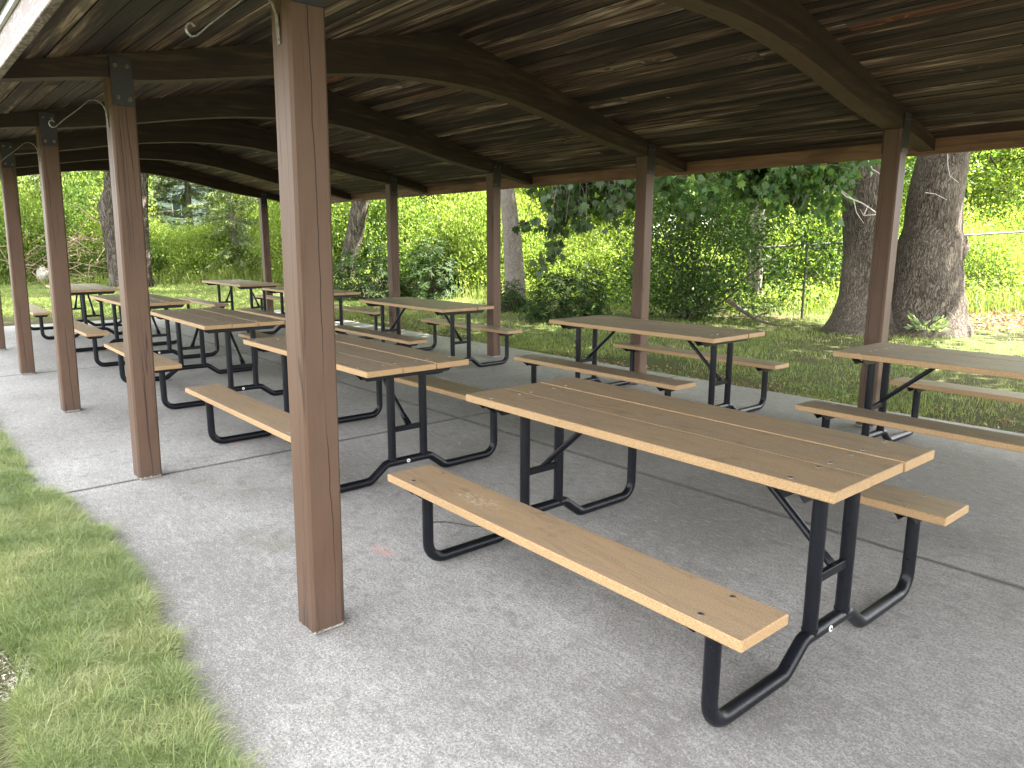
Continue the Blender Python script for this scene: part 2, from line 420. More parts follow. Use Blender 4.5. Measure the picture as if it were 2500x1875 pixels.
def mk_leaf(name, stops, trans=.45, rough=.45, patch=None, tmul=1.25, spec=.3):
    """leaf: diffuse + light passing through, colour varying leaf by leaf"""
    t = NT(name); r = t.n('ShaderNodeNewGeometry').outputs['Random Per Island']
    fac = r
    if patch:
        co = t.coord('Object'); p = t.noise(co, patch, 3)
        fac = t.math('ADD', t.math('MULTIPLY', r, .5), t.math('MULTIPLY', t.ramp(p, [(.32, 0), (.68, 1)]), .5))
    col = t.ramp(fac, stops)
    p = t.pbsdf(col, rough, spec)
    tc = t.mix(1.0, col, (1.05*tmul, 1.12*tmul, .55*tmul), 'MULTIPLY')
    tr = t.n('ShaderNodeBsdfTranslucent', ins={0: tc}).outputs[0]
    mx = t.n('ShaderNodeMixShader', ins={0: trans, 1: p, 2: tr}).outputs[0]
    return t.done(mx)
M['grass_near'] = mk_leaf('lawn_blade', [(0, (.085, .130, .042)), (.3, (.170, .230, .080)), (.6, (.260, .305, .125)), (.82, (.38, .38, .19)), (1, (.60, .54, .36))], .3, .45, 1.7, 1.05)
M['grass_far'] = mk_leaf('thin_lawn_blade', [(0, (.110, .170, .036)), (.5, (.190, .250, .066)), (.8, (.28, .30, .105)), (1, (.38, .33, .16))], .3, .55, .8, 1.0)
M['leaf_bright'] = mk_leaf('sunlit_leaf', [(0, (.105, .165, .030)), (.5, (.170, .240, .046)), (1, (.26, .30, .075))], .5, .55)
M['leaf_mid'] = mk_leaf('green_leaf', [(0, (.055, .105, .024)), (.5, (.090, .150, .032)), (1, (.15, .205, .05))], .48, .5)
M['leaf_yellow'] = mk_leaf('yellow_green_leaf', [(0, (.13, .195, .030)), (1, (.24, .285, .06))], .5, .5)
M['leaf_dark'] = mk_leaf('oak_leaf', [(0, (.022, .045, .013)), (1, (.050, .085, .022))], .35, .38)
M['leaf_maple'] = mk_leaf('maple_leaf', [(0, (.040, .085, .028)), (.75, (.065, .125, .034)), (1, (.13, .20, .035))], .4, .4)
M['leaf_under'] = mk_leaf('understorey_leaf', [(0, (.028, .060, .014)), (.6, (.048, .092, .02)), (1, (.085, .135, .03))], .4, .5)
M['leaf_rhodo'] = mk_leaf('rhododendron_leaf', [(0, (.014, .031, .008)), (.7, (.027, .050, .012)), (1, (.055, .085, .02))], .25, .6, None, 1.2, .12)
M['needle'] = mk_leaf('conifer_needle', [(0, (.075, .115, .045)), (.6, (.125, .165, .062)), (1, (.19, .22, .09))], .35, .6)
M['leaf_weed'] = mk_leaf('weed_leaf', [(0, (.085, .125, .028)), (.6, (.14, .185, .045)), (1, (.25, .25, .09))], .4, .5)
M['litter'] = mk_leaf('dry_leaf', [(0, (.16, .085, .055)), (.5, (.27, .16, .11)), (1, (.38, .27, .19))], .15, .7)
M['hosta'] = mk_leaf('pale_variegated_leaf', [(0, (.12, .18, .07)), (.5, (.22, .27, .14)), (1, (.36, .38, .27))], .3, .45)
M['debris'] = mk_leaf('debris_flake', [(0, (.09, .06, .04)), (.5, (.28, .24, .19)), (1, (.60, .58, .52))], .1, .7)
def mk_bark(name, c0, c1, c2, s=9.0, stretch=.16, bump=1.0, furrow=.05):
    t = NT(name); co = t.coord('Object')
    w = t.noise(co, 2.2, 3)
    v = t.n('ShaderNodeVectorMath', operation='ADD', ins={0: co, 1: t.comb(t.math('MULTIPLY', w, .22), t.math('MULTIPLY', w, .22), 0.0)}).outputs[0]
    v = t.mapping(v, (1, 1, stretch))
    n1 = t.noise(v, s, 3, .55, .25); n2 = t.noise(t.mapping(v, (1, 1, 1), (3.7, 1.3, 8.1)), s*1.35, 3, .55, .25)
    a1 = t.math('ABSOLUTE', t.math('SUBTRACT', n1, .5)); a2 = t.math('ABSOLUTE', t.math('SUBTRACT', n2, .5))
    e = t.math('MINIMUM', a1, a2)
    ridge = t.ramp(e, [(0, 0), (furrow, .75), (furrow*2.6, 1)])
    n = t.noise(v, s*3.4, 5, .65); fine = t.noise(co, 60, 4, .6); big = t.noise(co, 1.3, 3)
    col = t.mix(t.ramp(n, [(.3, 0), (.7, 1)]), c0, c1)
    col = t.mix(t.ramp(fine, [(.35, .4), (.55, 0)]), col, c2)
    col = t.mix(t.ramp(ridge, [(.0, 1), (.8, 0)]), col, c2)
    col = t.mix(t.ramp(big, [(.45, 0), (.7, .3)]), col, tuple(q*1.4 for q in c1))
    h = t.math('ADD', ridge, t.math('MULTIPLY', n, .4))
    return t.done(t.pbsdf(col, .9, .1, t.bump(h, bump, .04)))
M['bark_oak'] = mk_bark('furrowed_oak_bark', (.115, .093, .073), (.190, .159, .130), (.019, .015, .012), 27.0, .11, .8, .028)
M['bark_grey'] = mk_bark('smooth_grey_bark', (.135, .115, .098), (.215, .190, .165), (.085, .07, .058), 14.0, .30, .35, .02)
M['bark_dark'] = mk_bark('dark_bark', (.085, .070, .056), (.145, .125, .102), (.018, .014, .011), 12.0, .16, .9, .03)
M['twig'] = plain('bleached_twig', (.46, .42, .37), .8)
M['branch'] = plain('brown_branch', (.085, .066, .05), .9)
M['deadwood'] = plain('dry_brush', (.30, .215, .15), .9)
M['clear_wire'] = plain('chain_link_wire', (.10, .10, .095), .5, .6)

# ------------------------------------------------------------------ setting: ground and slab
g = MB(); g.add([(-220,-220,-.045),(260,-220,-.045),(260,260,-.045),(-220,260,-.045)], [(0,1,2,3)])
tag(g.build('ground', M['ground']), kind='structure')
SX = [-6.6, -4.955, -2.49, 2.455, 7.41, 12.36, 13.35]; SY = [-.70, 2.505, 5.68]
gp = .0075
sl = MB()
for i in range(len(SX)-1):
    for j in range(2):
        sl.box(SX[i]+(gp if i else 0), SX[i+1]-(gp if i < len(SX)-2 else 0), SY[j]+(gp if j else 0), SY[j+1]-(gp if j == 0 else 0), -.12, 0, 0, 0, .0012)
jm = 1
for xx in SX[1:-1]: sl.box(xx-gp*1.2, xx+gp*1.2, SY[0]+.01, SY[2]-.01, -.10, -.010, 1)
sl.box(SX[0]+.01, SX[-1]-.01, SY[1]-gp*1.2, SY[1]+gp*1.2, -.10, -.0085, 1)
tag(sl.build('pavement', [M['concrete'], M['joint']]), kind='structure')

# ------------------------------------------------------------------ pavilion
D = 2.4774; W = 4.9627; PS = .140; H = PS/2
RX0, RX1 = -5.75, 13.0          # roof ends; the nearest bay is added out of view to shade the slab
YL, YR = -.62, 5.585            # inner faces of the fascias
def deck_z(y):
    y0 = 2.45
    return 3.14 - (.2248*(y0-y) if y < y0 else .2456*(y-y0))
BOT = [(-.62,2.362),(-.40,2.400),(-.215,2.431),(-.02,2.456),(.12,2.458),(.32,2.487),(.55,2.527),(.78,2.570),(1.0,2.612),(1.25,2.655),(1.5,2.694),(1.75,2.725),(2.0,2.745),(2.2,2.754),(2.4,2.757),(2.6,2.753),(2.8,2.741),(3.0,2.719),(3.25,2.683),(3.5,2.637),(3.75,2.585),(4.0,2.529),(4.3,2.470),(4.6,2.424),(4.86,2.392),(5.04,2.383),(5.3,2.330),(5.583,2.273)]
pav = empty('pavilion', (0, 0, 0))
tag(pav, 'open picnic pavilion of brown posts and dark curved beams under a board roof', 'pavilion')
# roof deck boards: V-grooved boards running the length of the roof
dk = MB(); bw = .134
def deck_side(y0, y1, first):
    ny = int(round(abs(y1-y0)/bw)); ys = np.linspace(y0, y1, ny+1); bid = first
    for k in range(ny):
        a, b = ys[k], ys[k+1]; sgn = 1 if b > a else -1; gq = .0048*sgn
        prof = [(a, deck_z(a)+.013), (a+gq, deck_z(a+gq)), (b-gq, deck_z(b-gq)), (b, deck_z(b)+.013)]
        xs = [RX0]; xx = RX0 + random.uniform(.6, 4.6)
        while xx < RX1-.4:
            xs.append(xx); xx += random.uniform(3.6, 5.4)
        xs.append(RX1)
        for i in range(len(xs)-1):
            bid += 1; dz = random.uniform(-.0015, .0015)
            vs = [(x_, p[0], p[1]+dz) for x_ in (xs[i], xs[i+1]) for p in prof]
            fs = [(0,1,5,4),(1,2,6,5),(2,3,7,6)] if sgn < 0 else [(0,4,5,1),(1,5,6,2),(2,6,7,3)]
            dk.add(vs, [fs[1]], 0, bid + .5); dk.add(vs, [fs[0], fs[2]], 1, bid + .5)
    return bid
b_ = deck_side(2.45, YL, 0); deck_side(2.45, YR, b_)
dk.build('roof_deck', [M['deck'], M['groove']], pav, attr_name='board')
rc = MB()
def slabprof(y0, y1, up0, up1):
    vs = [(x_, y, deck_z(y)+u) for x_ in (RX0-.02, RX1+.02) for y, u in ((y0, up0), (2.45, up0), (y1, up0), (y1, up1), (2.45, up1), (y0, up1))]
    rc.add(vs, [(0,1,2,3,4,5)[::-1], (6,7,8,9,10,11), (0,1,7,6), (1,2,8,7), (2,3,9,8), (3,4,10,9), (4,5,11,10), (5,0,6,11)])
slabprof(YL-.075, YR+.075, .019, .06)
rc.build('roof_shingles', M['shingle'], pav)
# fascias
f1 = MB(); f1.box(RX0, RX1, YL-.036, YL, 2.292, deck_z(YL)+.008, 0, 0, .003)
f1.build('fascia', [M['fascia_out']], pav)
f2 = MB()
for a, b in ((RX0, -3.6), (-3.6, -.33), (-.33, 3.15), (3.15, 6.9), (6.9, 10.2), (10.2, RX1)):
    f2.box(a+.001, b-.001, YR, YR+.036, 2.245, deck_z(YR)+.006, 0, 0, .003)
f2.build('fascia', [M['fascia']], pav)
for yy in (YL-.052, YR+.038):
    dr = MB(); dr.box(RX0-.02, RX1+.02, yy, yy+.014, deck_z(YL if yy < 0 else YR)-.03, deck_z(YL if yy < 0 else YR)+.010)
    dr.build('drip_edge', M['drip'], pav)
# arch beams
def arch_mesh():
    b = MB(); lam = .036
    ys = [p[0] for p in BOT]; zb = [p[1] for p in BOT]
    yy = []; zz = []
    for i in range(len(ys)-1):
        for q in range(2):
            yy.append(ys[i]+(ys[i+1]-ys[i])*q/2); zz.append(zb[i]+(zb[i+1]-zb[i])*q/2)
    yy.append(ys[-1]); zz.append(zb[-1])
    # a sample exactly under the ridge
    k = min(range(len(yy)), key=lambda i: abs(yy[i]-2.45)); yy[k] = 2.45
    top = [deck_z(y)-.001 for y in yy]; n = len(yy)
    for L in range(14):
        for i in range(n-1):
            a0 = min(zz[i]+L*lam, top[i]); a1 = min(zz[i]+(L+1)*lam, top[i])
            c0 = min(zz[i+1]+L*lam, top[i+1]); c1 = min(zz[i+1]+(L+1)*lam, top[i+1])
            if a1-a0 < 1e-4 and c1-c0 < 1e-4: continue
            e = .0012*(L % 2)                     # laminations a hair in and out
            for sx in (-1, 1):
                X = sx*(H-.003-e)
                vs = [(X, yy[i], a0), (X, yy[i+1], c0), (X, yy[i+1], c1), (X, yy[i], a1)]
                if a1-a0 < 1e-4: vs = vs[:3]
                elif c1-c0 < 1e-4: vs = [vs[0], vs[1], vs[3]]
                idx = list(range(len(vs)))
                b.add(vs, [idx[::-1] if sx < 0 else idx], 0, L+.5)
    X = H-.003
    for i in range(n-1):
        b.add([(-X, yy[i], zz[i]), (X, yy[i], zz[i]), (X, yy[i+1], zz[i+1]), (-X, yy[i+1], zz[i+1])], [(0,3,2,1)], 0, 30.5)
    for i in (0, n-1):
        b.add([(-X, yy[i], zz[i]), (X, yy[i], zz[i]), (X, yy[i], top[i]), (-X, yy[i], top[i])], [(0,1,2,3)], 0, 40.5)
    return b
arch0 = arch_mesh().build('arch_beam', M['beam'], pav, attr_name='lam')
arch0.location = (-2*D, 0, 0)  # arch of the unseen bay added with the lengthened roof
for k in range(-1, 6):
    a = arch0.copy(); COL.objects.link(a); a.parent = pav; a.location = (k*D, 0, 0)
# posts with steel plates
def post_mesh(h, y0, y1):
    b = MB(); b.box(-H, H, -H, H, 0.002, h, 0, 0, .011)
    b.v = [(x, y + y0 + (y1-y0)*z/h, z) for x, y, z in b.v]
    return b
def plate_mesh(side, yc, z0, z1, wy):
    b = MB(); X = side*(H+.0005); t_ = .006*side
    x0, x1 = sorted((X, X+t_)); b.box(x0, x1, yc-wy, yc+wy, z0, z1, 0, 0, .001)
    return b
def bolts_mesh(side, yc, z0, z1):
    out = []
    for zz in (z0+.045, z1-.045):
        for dy in (-.030, .034):
            b = MB(); out.append(b); X = side*(H+.0065)
            b.cyl((X, yc+dy, zz+random.uniform(-.006, .006)), (side, 0, 0), .0125, .003, 10)
            b.cyl((X+side*.003, yc+dy, zz), (side, 0, 0), .0085, .008, 6)
            b.cyl((X+side*.011, yc+dy, zz), (side, 0, 0), .0050, .009, 6)
    return out
def make_post(row, lean=0.0):
    if row == 0: h, y0, y1, z0, z1 = 2.462, -.018, lean, 2.300, 2.572
    else: h, y0, y1, z0, z1 = 2.392, 0, 0, 2.205, 2.50
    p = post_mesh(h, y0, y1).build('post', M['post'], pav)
    yc = y1
    for sd in (-1, 1):
        pl = plate_mesh(sd, yc, z0, z1, .060).build('steel_plate', M['steel'], p)
        for bm_ in bolts_mesh(sd, yc, z0, z1): bm_.build('plate_bolt', M['old_bolt'], p)
    return p
for k in range(-2, 6):                             # the left posts lean a little, each its own amount
    p0 = make_post(0, {1: .030, 2: .042}.get(k, .012 if k < 1 else .045)); p0.location = (k*D, 0, 0)
p0 = make_post(1); p0.location = (-2*D, W, 0)  # first post of the row carries the unseen added bay
for k in range(-1, 6):
    p = copy_tree(p0, pav); p.location = (k*D, W, 0)

# iron plant hooks on the outer faces of the left posts
def hook_mesh():
    b = MB()
    pts = [(-.002,2.175),(-.004,2.225),(-.007,2.270),(-.020,2.303),(-.042,2.322),(-.070,2.328),(-.096,2.318),(-.150,2.268),(-.236,2.195),(-.276,2.156),(-.293,2.151),(-.303,2.158),(-.308,2.172),(-.302,2.186),(-.290,2.190),(-.281,2.182)]
    for i in range(len(pts)-1):
        (a, z0), (c, z1) = pts[i], pts[i+1]
        d = Vector((0, c-a, z1-z0)); L = d.length; d.normalize(); nrm = Vector((0, -d.z, d.y))*.0022
        w = .011 if i < 2 else (.006 if i < 9 else .005)
        P0 = Vector((0, a, z0)); P1 = Vector((0, c, z1)); ex = Vector((w, 0, 0))
        vs = [P0-ex-nrm, P0+ex-nrm, P0+ex+nrm, P0-ex+nrm, P1-ex-nrm, P1+ex-nrm, P1+ex+nrm, P1-ex+nrm]
        b.add(vs, [(0,1,2,3),(4,7,6,5),(0,4,5,1),(1,5,6,2),(2,6,7,3),(3,7,4,0)])
    for zz in (2.19, 2.235): b.cyl((0, -.004, zz), (0, -1, 0), .0045, .004, 6)
    return b
hk = hook_mesh().build('plant_hook', M['iron'])
HL = ['iron scroll plant hook screwed to the nearest post, cut by the top of the photo',
      'curled iron plant hook with a cobweb on the second post of the left row',
      'curled iron plant hook on the third post of the left row',
      'curled iron plant hook on the fourth post of the left row',
      'curled iron plant hook on the fifth post of the left row']
for k in range(4):
    o = hk if k == 0 else hk.copy()
    if k: COL.objects.link(o)
    o.location = (k*D, -H + (.008, .024, .035, .037)[k], 0)
    tag(o, HL[k], 'plant hook', 'iron plant hooks on the left posts')

# ------------------------------------------------------------------ picnic tables
LT, WT, TH, HT, HS, SO, WS = 1.9128, .7545, .037, .762, .4371, .594, .2462
XE = .79; TR = .0265
def fillet(path, rad, n=5):
    P = [Vector(p) for p in path]; out = [P[0]]
    for i in range(1, len(P)-1):
        a = (P[i-1]-P[i]); c = (P[i+1]-P[i]); la, lc = a.length, c.length; a.normalize(); c.normalize()
        ang = a.angle(c); r_ = rad[i-1]; d = min(r_/math.tan(ang/2), la*.48, lc*.48); r_ = d*math.tan(ang/2)
        bis = (a+c).normalized(); cen = P[i] + bis*(r_/math.sin(ang/2))
        s = P[i]+a*d - cen; e = P[i]+c*d - cen; th = s.angle(e)
        for k in range(n+1):
            f = k/n; v = (s*math.sin((1-f)*th) + e*math.sin(f*th))/math.sin(th)
            out.append(cen+v)
    out.append(P[-1]); return out
def screws(b, y, xs, z):
    for x_ in xs:
        b.cyl((x_, y, z-.004), (0, 0, 1), .0095, .0066, 10, 1); b.cyl((x_, y, z+.001), (0, 0, 1), .0042, .0022, 6, 2)
def make_table():
    root = empty('picnic_table')
    b = MB(); pw = (WT-.006)/3
    for i in range(3):
        y0 = -WT/2 + i*(pw+.003); dz = (0, -.0012, .0008)[i]; dx = (0, .003, -.004)[i]
        b.box(-LT/2+dx, LT/2+dx, y0, y0+pw, HT-TH+dz, HT+dz, 0, 0, .0036)
        for yy in ((y0+.035, y0+pw-.037) if i != 1 else (y0+.045, y0+pw-.047)): screws(b, yy, (-XE, XE), HT+dz)
    b.build('tabletop', [M['plank'], M['bolt'], M['steel']], root)
    for s in (-1, 1):
        y0, y1 = sorted((s*SO, s*(SO+WS)))
        b = MB(); b.box(-LT/2, LT/2, y0, y1, HS-TH, HS, 0, 0, .0045)
        for yy in (y0+.040, y1-.040): screws(b, yy, (-XE, XE), HS)
        b.build('bench_seat', [M['plank'], M['bolt'], M['steel']], root)
    for e in (-1, 1):
        X = e*XE
        path = [(X,-.725,HS-TH-.004),(X,-.725,TR),(X,-.285,TR),(X,-.165,.118),(X,.165,.118),(X,.285,TR),(X,.725,TR),(X,.725,HS-TH-.004)]
        b = MB(); b.tube(fillet(path, [.085,.07,.06,.06,.07,.085]), TR, 16)
        lf = b.build('leg_frame', M['black'], root, True)
        for s in (-1, 1):
            u = MB(); u.tube([(X, s*.121, .122), (X, s*.121, HT-TH-.005)], TR, 16)
            # weld collar
            u.tube([(X, s*.121, .138), (X, s*.121, .146)], TR+.003, 16)
            u.build('upright', M['black'], lf, True)
        c = MB(); c.box(X-.012, X+.012, -.100, .100, .318, .352, 0, 0, .002)
        c.cyl((X, .012, .352), (0, 0, 1), .010, .007, 6)
        c.build('crossbar', M['black'], lf)
        d = MB(); d.cyl((X+e*(TR-.001), -.015, .118), (e, 0, 0), .0125, .0035, 14); d.cyl((X+e*(TR+.002), -.015, .118), (e, 0, 0), .005, .002, 8, 1)
        d.build('frame_plug', [M['sticker'], M['steel']], lf)
        # channel under the top, ends cut on the slant
        def channel(y0, y1, zt, dep, cut, hw):
            m = MB()
            m.box(X-hw, X+hw, y0, y1, zt-.005, zt-.0005)
            for fx in (X-hw, X+hw-.005):
                vs = [(fx+q, y, z) for q in (0, .005) for y, z in ((y0, zt-.005), (y1, zt-.005), (y1-cut, zt-dep), (y0+cut, zt-dep))]
                m.add(vs, [(3,2,1,0),(4,5,6,7),(0,1,5,4),(1,2,6,5),(2,3,7,6),(3,0,4,7)])
            for yy in (y0+.06, y1-.06):
                m.cyl((X, yy, zt-.022), (0, 0, 1), .005, .018, 6, 1)
            return m
        channel(-.352, .352, HT-TH, .048, .045, .038).build('top_bracket', [M['black'], M['bolt']], root)
        for s in (-1, 1):
            yc = s*(SO+WS/2)
            channel(yc-.112, yc+.112, HS-TH, .042, .045, .036).build('seat_bracket', [M['black'], M['bolt']], root)
        # diagonal brace with flattened ends
        br = MB(); p0 = Vector((X-e*.006, .010, .356)); p1 = Vector((X-e*.415, .010, HT-TH-.008)); dd = (p1-p0)
        br.tube([p0+dd*.08, p0+dd*.92], .0155, 12)
        for q0, q1, w0, w1 in ((0.0, .14, .022, .017), (.86, 1.0, .017, .022)):
            a_, c_ = p0+dd*q0, p0+dd*q1; up = Vector((dd.z*e, 0, abs(dd.x))).normalized()*.006
            vs = [a_+Vector((0,-w0,0))-up, a_+Vector((0,w0,0))-up, a_+Vector((0,w0,0))+up, a_+Vector((0,-w0,0))+up,
                  c_+Vector((0,-w1,0))-up, c_+Vector((0,w1,0))-up, c_+Vector((0,w1,0))+up, c_+Vector((0,-w1,0))+up]
            br.add(vs, [(0,1,2,3),(4,7,6,5),(0,4,5,1),(1,5,6,2),(2,6,7,3),(3,7,4,0)])
        br.build('brace', M['black'], root, True)
    return root
TAB = [
 (-.628, 1.331, .019, 'largest and nearest picnic table, in the open just right of the thickest post', .35),
 (2.160, 1.283, .000, 'picnic table half hidden behind the thickest, nearest post, its bench cut by it', .75),
 (5.189, 1.371, .014, 'picnic table emerging from behind the second-nearest post of the left row', .8),
 (8.175, 1.413, -.009, 'picnic table crossed by the second post of the left row, second farthest in its row', .8),
 (11.495, 1.368, .013, 'farthest picnic table of the left row, seen between posts before the far lawn', .9),
 (-1.129, 4.224, .026, 'picnic table cut off by the right edge, in front of the double-trunked tree', .8),
 (1.716, 4.166, .004, 'picnic table with a post and rhododendron behind it, sunny lawn at its right', .75),
 (5.183, 3.987, .000, 'picnic table on the lawn side with a post at each end, leaning trunk beyond', 1.0),
 (8.386, 3.981, -.004, 'small-looking picnic table peeping out on both sides of the thickest post', 1.0),
 (11.326, 3.984, -.014, 'farthest picnic table of the lawn-side row, beside the slim far corner post', 1.0)]
t0 = make_table()
for i, (x_, y_, a_, lab, wear) in enumerate(TAB):
    o = t0 if i == 0 else copy_tree(t0)
    o.location = (x_, y_, 0); o.rotation_euler = (0, 0, a_)
    tag(o, lab, 'picnic table', 'picnic tables under the pavilion')
    for ch in o.children:
        ch['scuff'] = 0.0
        if ch.name.startswith('tabletop'): ch['wear'] = wear
        elif ch.name.startswith('bench_seat'): ch['wear'] = wear*.45 if i < 5 and ch.data == [c for c in t0.children if c.name.startswith('bench_seat')][0].data else wear

[c for c in t0.children if c.name.startswith('bench_seat')][0]['scuff'] = 1.0

# ------------------------------------------------------------------ foliage builders
def rand_dirs(n, r=rng):
    v = r.normal(size=(n, 3)); return v/np.linalg.norm(v, axis=1, keepdims=True)
def leaves(P, Dv, size, width=.5, curl=.18, r=rng):
    """kite leaves, folded along the midrib: P centre (n,3), Dv pointing direction (n,3), size (n,)"""
    n = len(P); Dv = Dv/np.maximum(np.linalg.norm(Dv, axis=1, keepdims=True), 1e-6)
    ref = rand_dirs(n, r); side = np.cross(Dv, ref); side /= np.maximum(np.linalg.norm(side, axis=1, keepdims=True), 1e-6)
    nr = np.cross(side, Dv); s = size[:, None]
    b = P - Dv*s*.5; tip = P + Dv*s*.5 - nr*s*curl*.6
    l = P + side*s*width*.5 + nr*s*curl - Dv*s*.05; r_ = P - side*s*width*.5 + nr*s*curl - Dv*s*.05
    V = np.stack([b, l, tip, r_], 1).reshape(-1, 3)
    i = np.arange(n)*4
    F = np.concatenate([np.stack([i, i+1, i+2], 1), np.stack([i, i+2, i+3], 1)])
    return V, F
LOBE = np.array([(0,0),(.10,.10),(.34,.04),(.30,.22),(.52,.34),(.28,.42),(.34,.66),(.14,.58),(0,1.0),(-.14,.58),(-.34,.66),(-.28,.42),(-.52,.34),(-.30,.22),(-.34,.04),(-.10,.10)])
def lobed(P, Dv, size, nrm, curl=.12, r=rng):
    n = len(P); Dv = Dv/np.linalg.norm(Dv, axis=1, keepdims=True)
    side = np.cross(Dv, nrm); side /= np.maximum(np.linalg.norm(side, axis=1, keepdims=True), 1e-6); up = np.cross(side, Dv)
    k = len(LOBE); u = LOBE[:, 0]; w = LOBE[:, 1]
    s = size[:, None, None]
    V = P[:, None, :] + (side[:, None, :]*u[None, :, None] + Dv[:, None, :]*w[None, :, None] - up[:, None, :]*(curl*(np.abs(u)*1.2 + w*w))[None, :, None])*s
    i = np.arange(n)*k
    F = i[:, None] + np.arange(k)[None, :]
    return V.reshape(-1, 3), F
def clusters(centres, per, spread, size, width=.5, droop=.25, r=rng, flat=.7):
    n = len(centres)*per
    off = r.normal(size=(n, 3))*np.array([1, 1, flat])*spread
    P = np.repeat(centres, per, 0) + off
    Dv = off/ (np.linalg.norm(off, axis=1, keepdims=True)+1e-6) + rand_dirs(n, r)*.7; Dv[:, 2] -= droop
    sz = size*r.uniform(.6, 1.35, n)
    return leaves(P, Dv, sz, width, .16, r)
def crown_pts(c, rad, n, r=rng, inner=.35, lump=.25):
    d = rand_dirs(n, r); q = (inner + (1-inner)*r.random(n)**.5)
    ph = r.uniform(0, 6.28, 3)
    lum = 1 + lump*(np.sin(3.1*d[:, 0]+ph[0])*np.sin(2.7*d[:, 1]+ph[1]) + .6*np.sin(5*d[:, 2]+ph[2]+4*d[:, 0]))
    return np.array(c) + d*np.array(rad)*(q*lum)[:, None]
def limbs(mb, start, ends, r0, r1=.012, sag=.0, seg=6, bend=.25):
    for e in ends:
        s = Vector(start); e = Vector(e); m = s.lerp(e, .5) + Vector((random.uniform(-1,1), random.uniform(-1,1), random.uniform(.1, 1)))*bend*(e-s).length*.4
        pts = []
        for i in range(6):
            f = i/5; pts.append(s*(1-f)**2 + m*2*f*(1-f) + e*f*f)
        mb.tube(pts, [r0+(r1-r0)*(i/5)**.8 for i in range(6)], seg)

def make_tree(name, stems, crown_c, crown_r, n_cl, per, spread, lsize, bark, leafmat, width=.55, limb_n=16, seed=1, droop=.25, inner=.3, loc=(0,0,0)):
    """stems: list of [(x,y,z,r)...] in tree-local coordinates"""
    r = np.random.default_rng(seed); random.seed(seed)
    root = empty(name, loc)
    mb = MB()
    for st in stems: mb.tube([p[:3] for p in st], [p[3] for p in st], 20, wob=.03)
    mb.build('trunk', bark, root, True, sharp=80)
    C_ = crown_pts(crown_c, crown_r, n_cl, r, inner)
    lb = MB(); top = stems[0][-1]
    sel = C_[r.choice(len(C_), min(limb_n, len(C_)), replace=False)]
    for i, e in enumerate(sel):
        st = stems[i % len(stems)][-1]; limbs(lb, st[:3], [e], st[3]*.5, .02)
    lb.build('limbs' if False else 'limb', bark, root, True)
    V, F = clusters(C_, per, spread, lsize, width, droop, r)
    np_mesh('crown', V, F, leafmat, root)
    return root

def lumpy_trunk(rows, seg=28, seed=0, rough=.05):
    """rows: (cx, cy, z, rx) rings, slightly fluted"""
    r = np.random.default_rng(seed); ph = r.uniform(0, 6.28, 4); V = []; F = []
    for i, (cx, cy, z, rad) in enumerate(rows):
        for k in range(seg):
            t = 2*math.pi*k/seg
            q = rad*(1 + rough*(math.sin(3*t+ph[0]+z*.5) + .7*math.sin(5*t+ph[1]-z*.8) + .4*math.sin(9*t+ph[2]+z)))
            V.append((cx+q*math.cos(t), cy+q*math.sin(t), z))
    n = len(rows)
    for i in range(n-1):
        for k in range(seg): F.append((i*seg+k, i*seg+(k+1)%seg, (i+1)*seg+(k+1)%seg, (i+1)*seg+k))
    return V, F
def lat_dir(lat, dep=0.0): return (-N2[1]*lat + N2[0]*dep, N2[0]*lat + N2[1]*dep)
def resample(rows, step=.18):
    rows = np.array(rows, float); z = rows[:, 2]; zz = np.arange(z[0], z[-1]+1e-6, step)
    # smooth interpolation through the rings
    out = []
    for q in zz:
        i = min(max(np.searchsorted(z, q)-1, 0), len(z)-2); f = (q-z[i])/(z[i+1]-z[i]); f = f*f*(3-2*f)*.5 + f*.5
        out.append(tuple(rows[i]*(1-f)+rows[i+1]*f))
    return out
def trunk_obj(rowsets, bark, parent, seed=0, rough=.05, name='trunk'):
    V = []; F = []
    for rows in rowsets:
        v, f = lumpy_trunk(resample(rows), 30, seed+len(V), rough); o = len(V)
        V += v; F += [tuple(i+o for i in q) for q in f]
    return np_mesh(name, V, F, bark, parent, True)

# ------------------------------------------------------------------ big double-trunked tree on the right
oak_loc = at(12.92, 6.85)
oak = empty('shade_tree', (oak_loc[0], oak_loc[1], -.05))
tag(oak, 'huge double-trunked tree with deeply furrowed bark on the right-hand lawn', 'tree', 'large trees around the pavilion')
def LD(lat, z, rad, dep=0.0):
    x_, y_ = lat_dir(lat, dep); return (x_, y_, z, rad)
left_tr = [LD(-.62, 0, .68), LD(-.62, .25, .52), LD(-.62, .6, .42), LD(-.63, 1.3, .385), LD(-.72, 2.1, .385), LD(-.82, 2.9, .375), LD(-1.0, 4.2, .34), LD(-1.4, 6.5, .27), LD(-1.8, 9.5, .17)]
right_tr = [LD(.42, 0, .86), LD(.44, .3, .72), LD(.44, .7, .63), LD(.42, 1.3, .55), LD(.44, 1.55, .52), LD(.46, 1.85, .45), LD(.44, 2.3, .435), LD(.50, 3.0, .40), LD(.75, 4.2, .36), LD(1.3, 6.5, .28), LD(1.9, 9.5, .17)]
trunk_obj([left_tr, right_tr], M['bark_oak'], oak, 3, .014)
kn = MB()
r_ = random.Random(4)
V = []; F = []
seg = 12
for i in range(7):
    for k in range(seg):
        ph = math.pi*i/6; t = 2*math.pi*k/seg; q = 1+.18*math.sin(3*t+i)
        lx, ly = lat_dir(.24*math.sin(ph)*math.cos(t)*q, .30*math.sin(ph)*math.sin(t)*q)
        bx, by = lat_dir(.74, -.10); V.append((bx+lx, by+ly, 1.50+.34*math.cos(ph)*q))
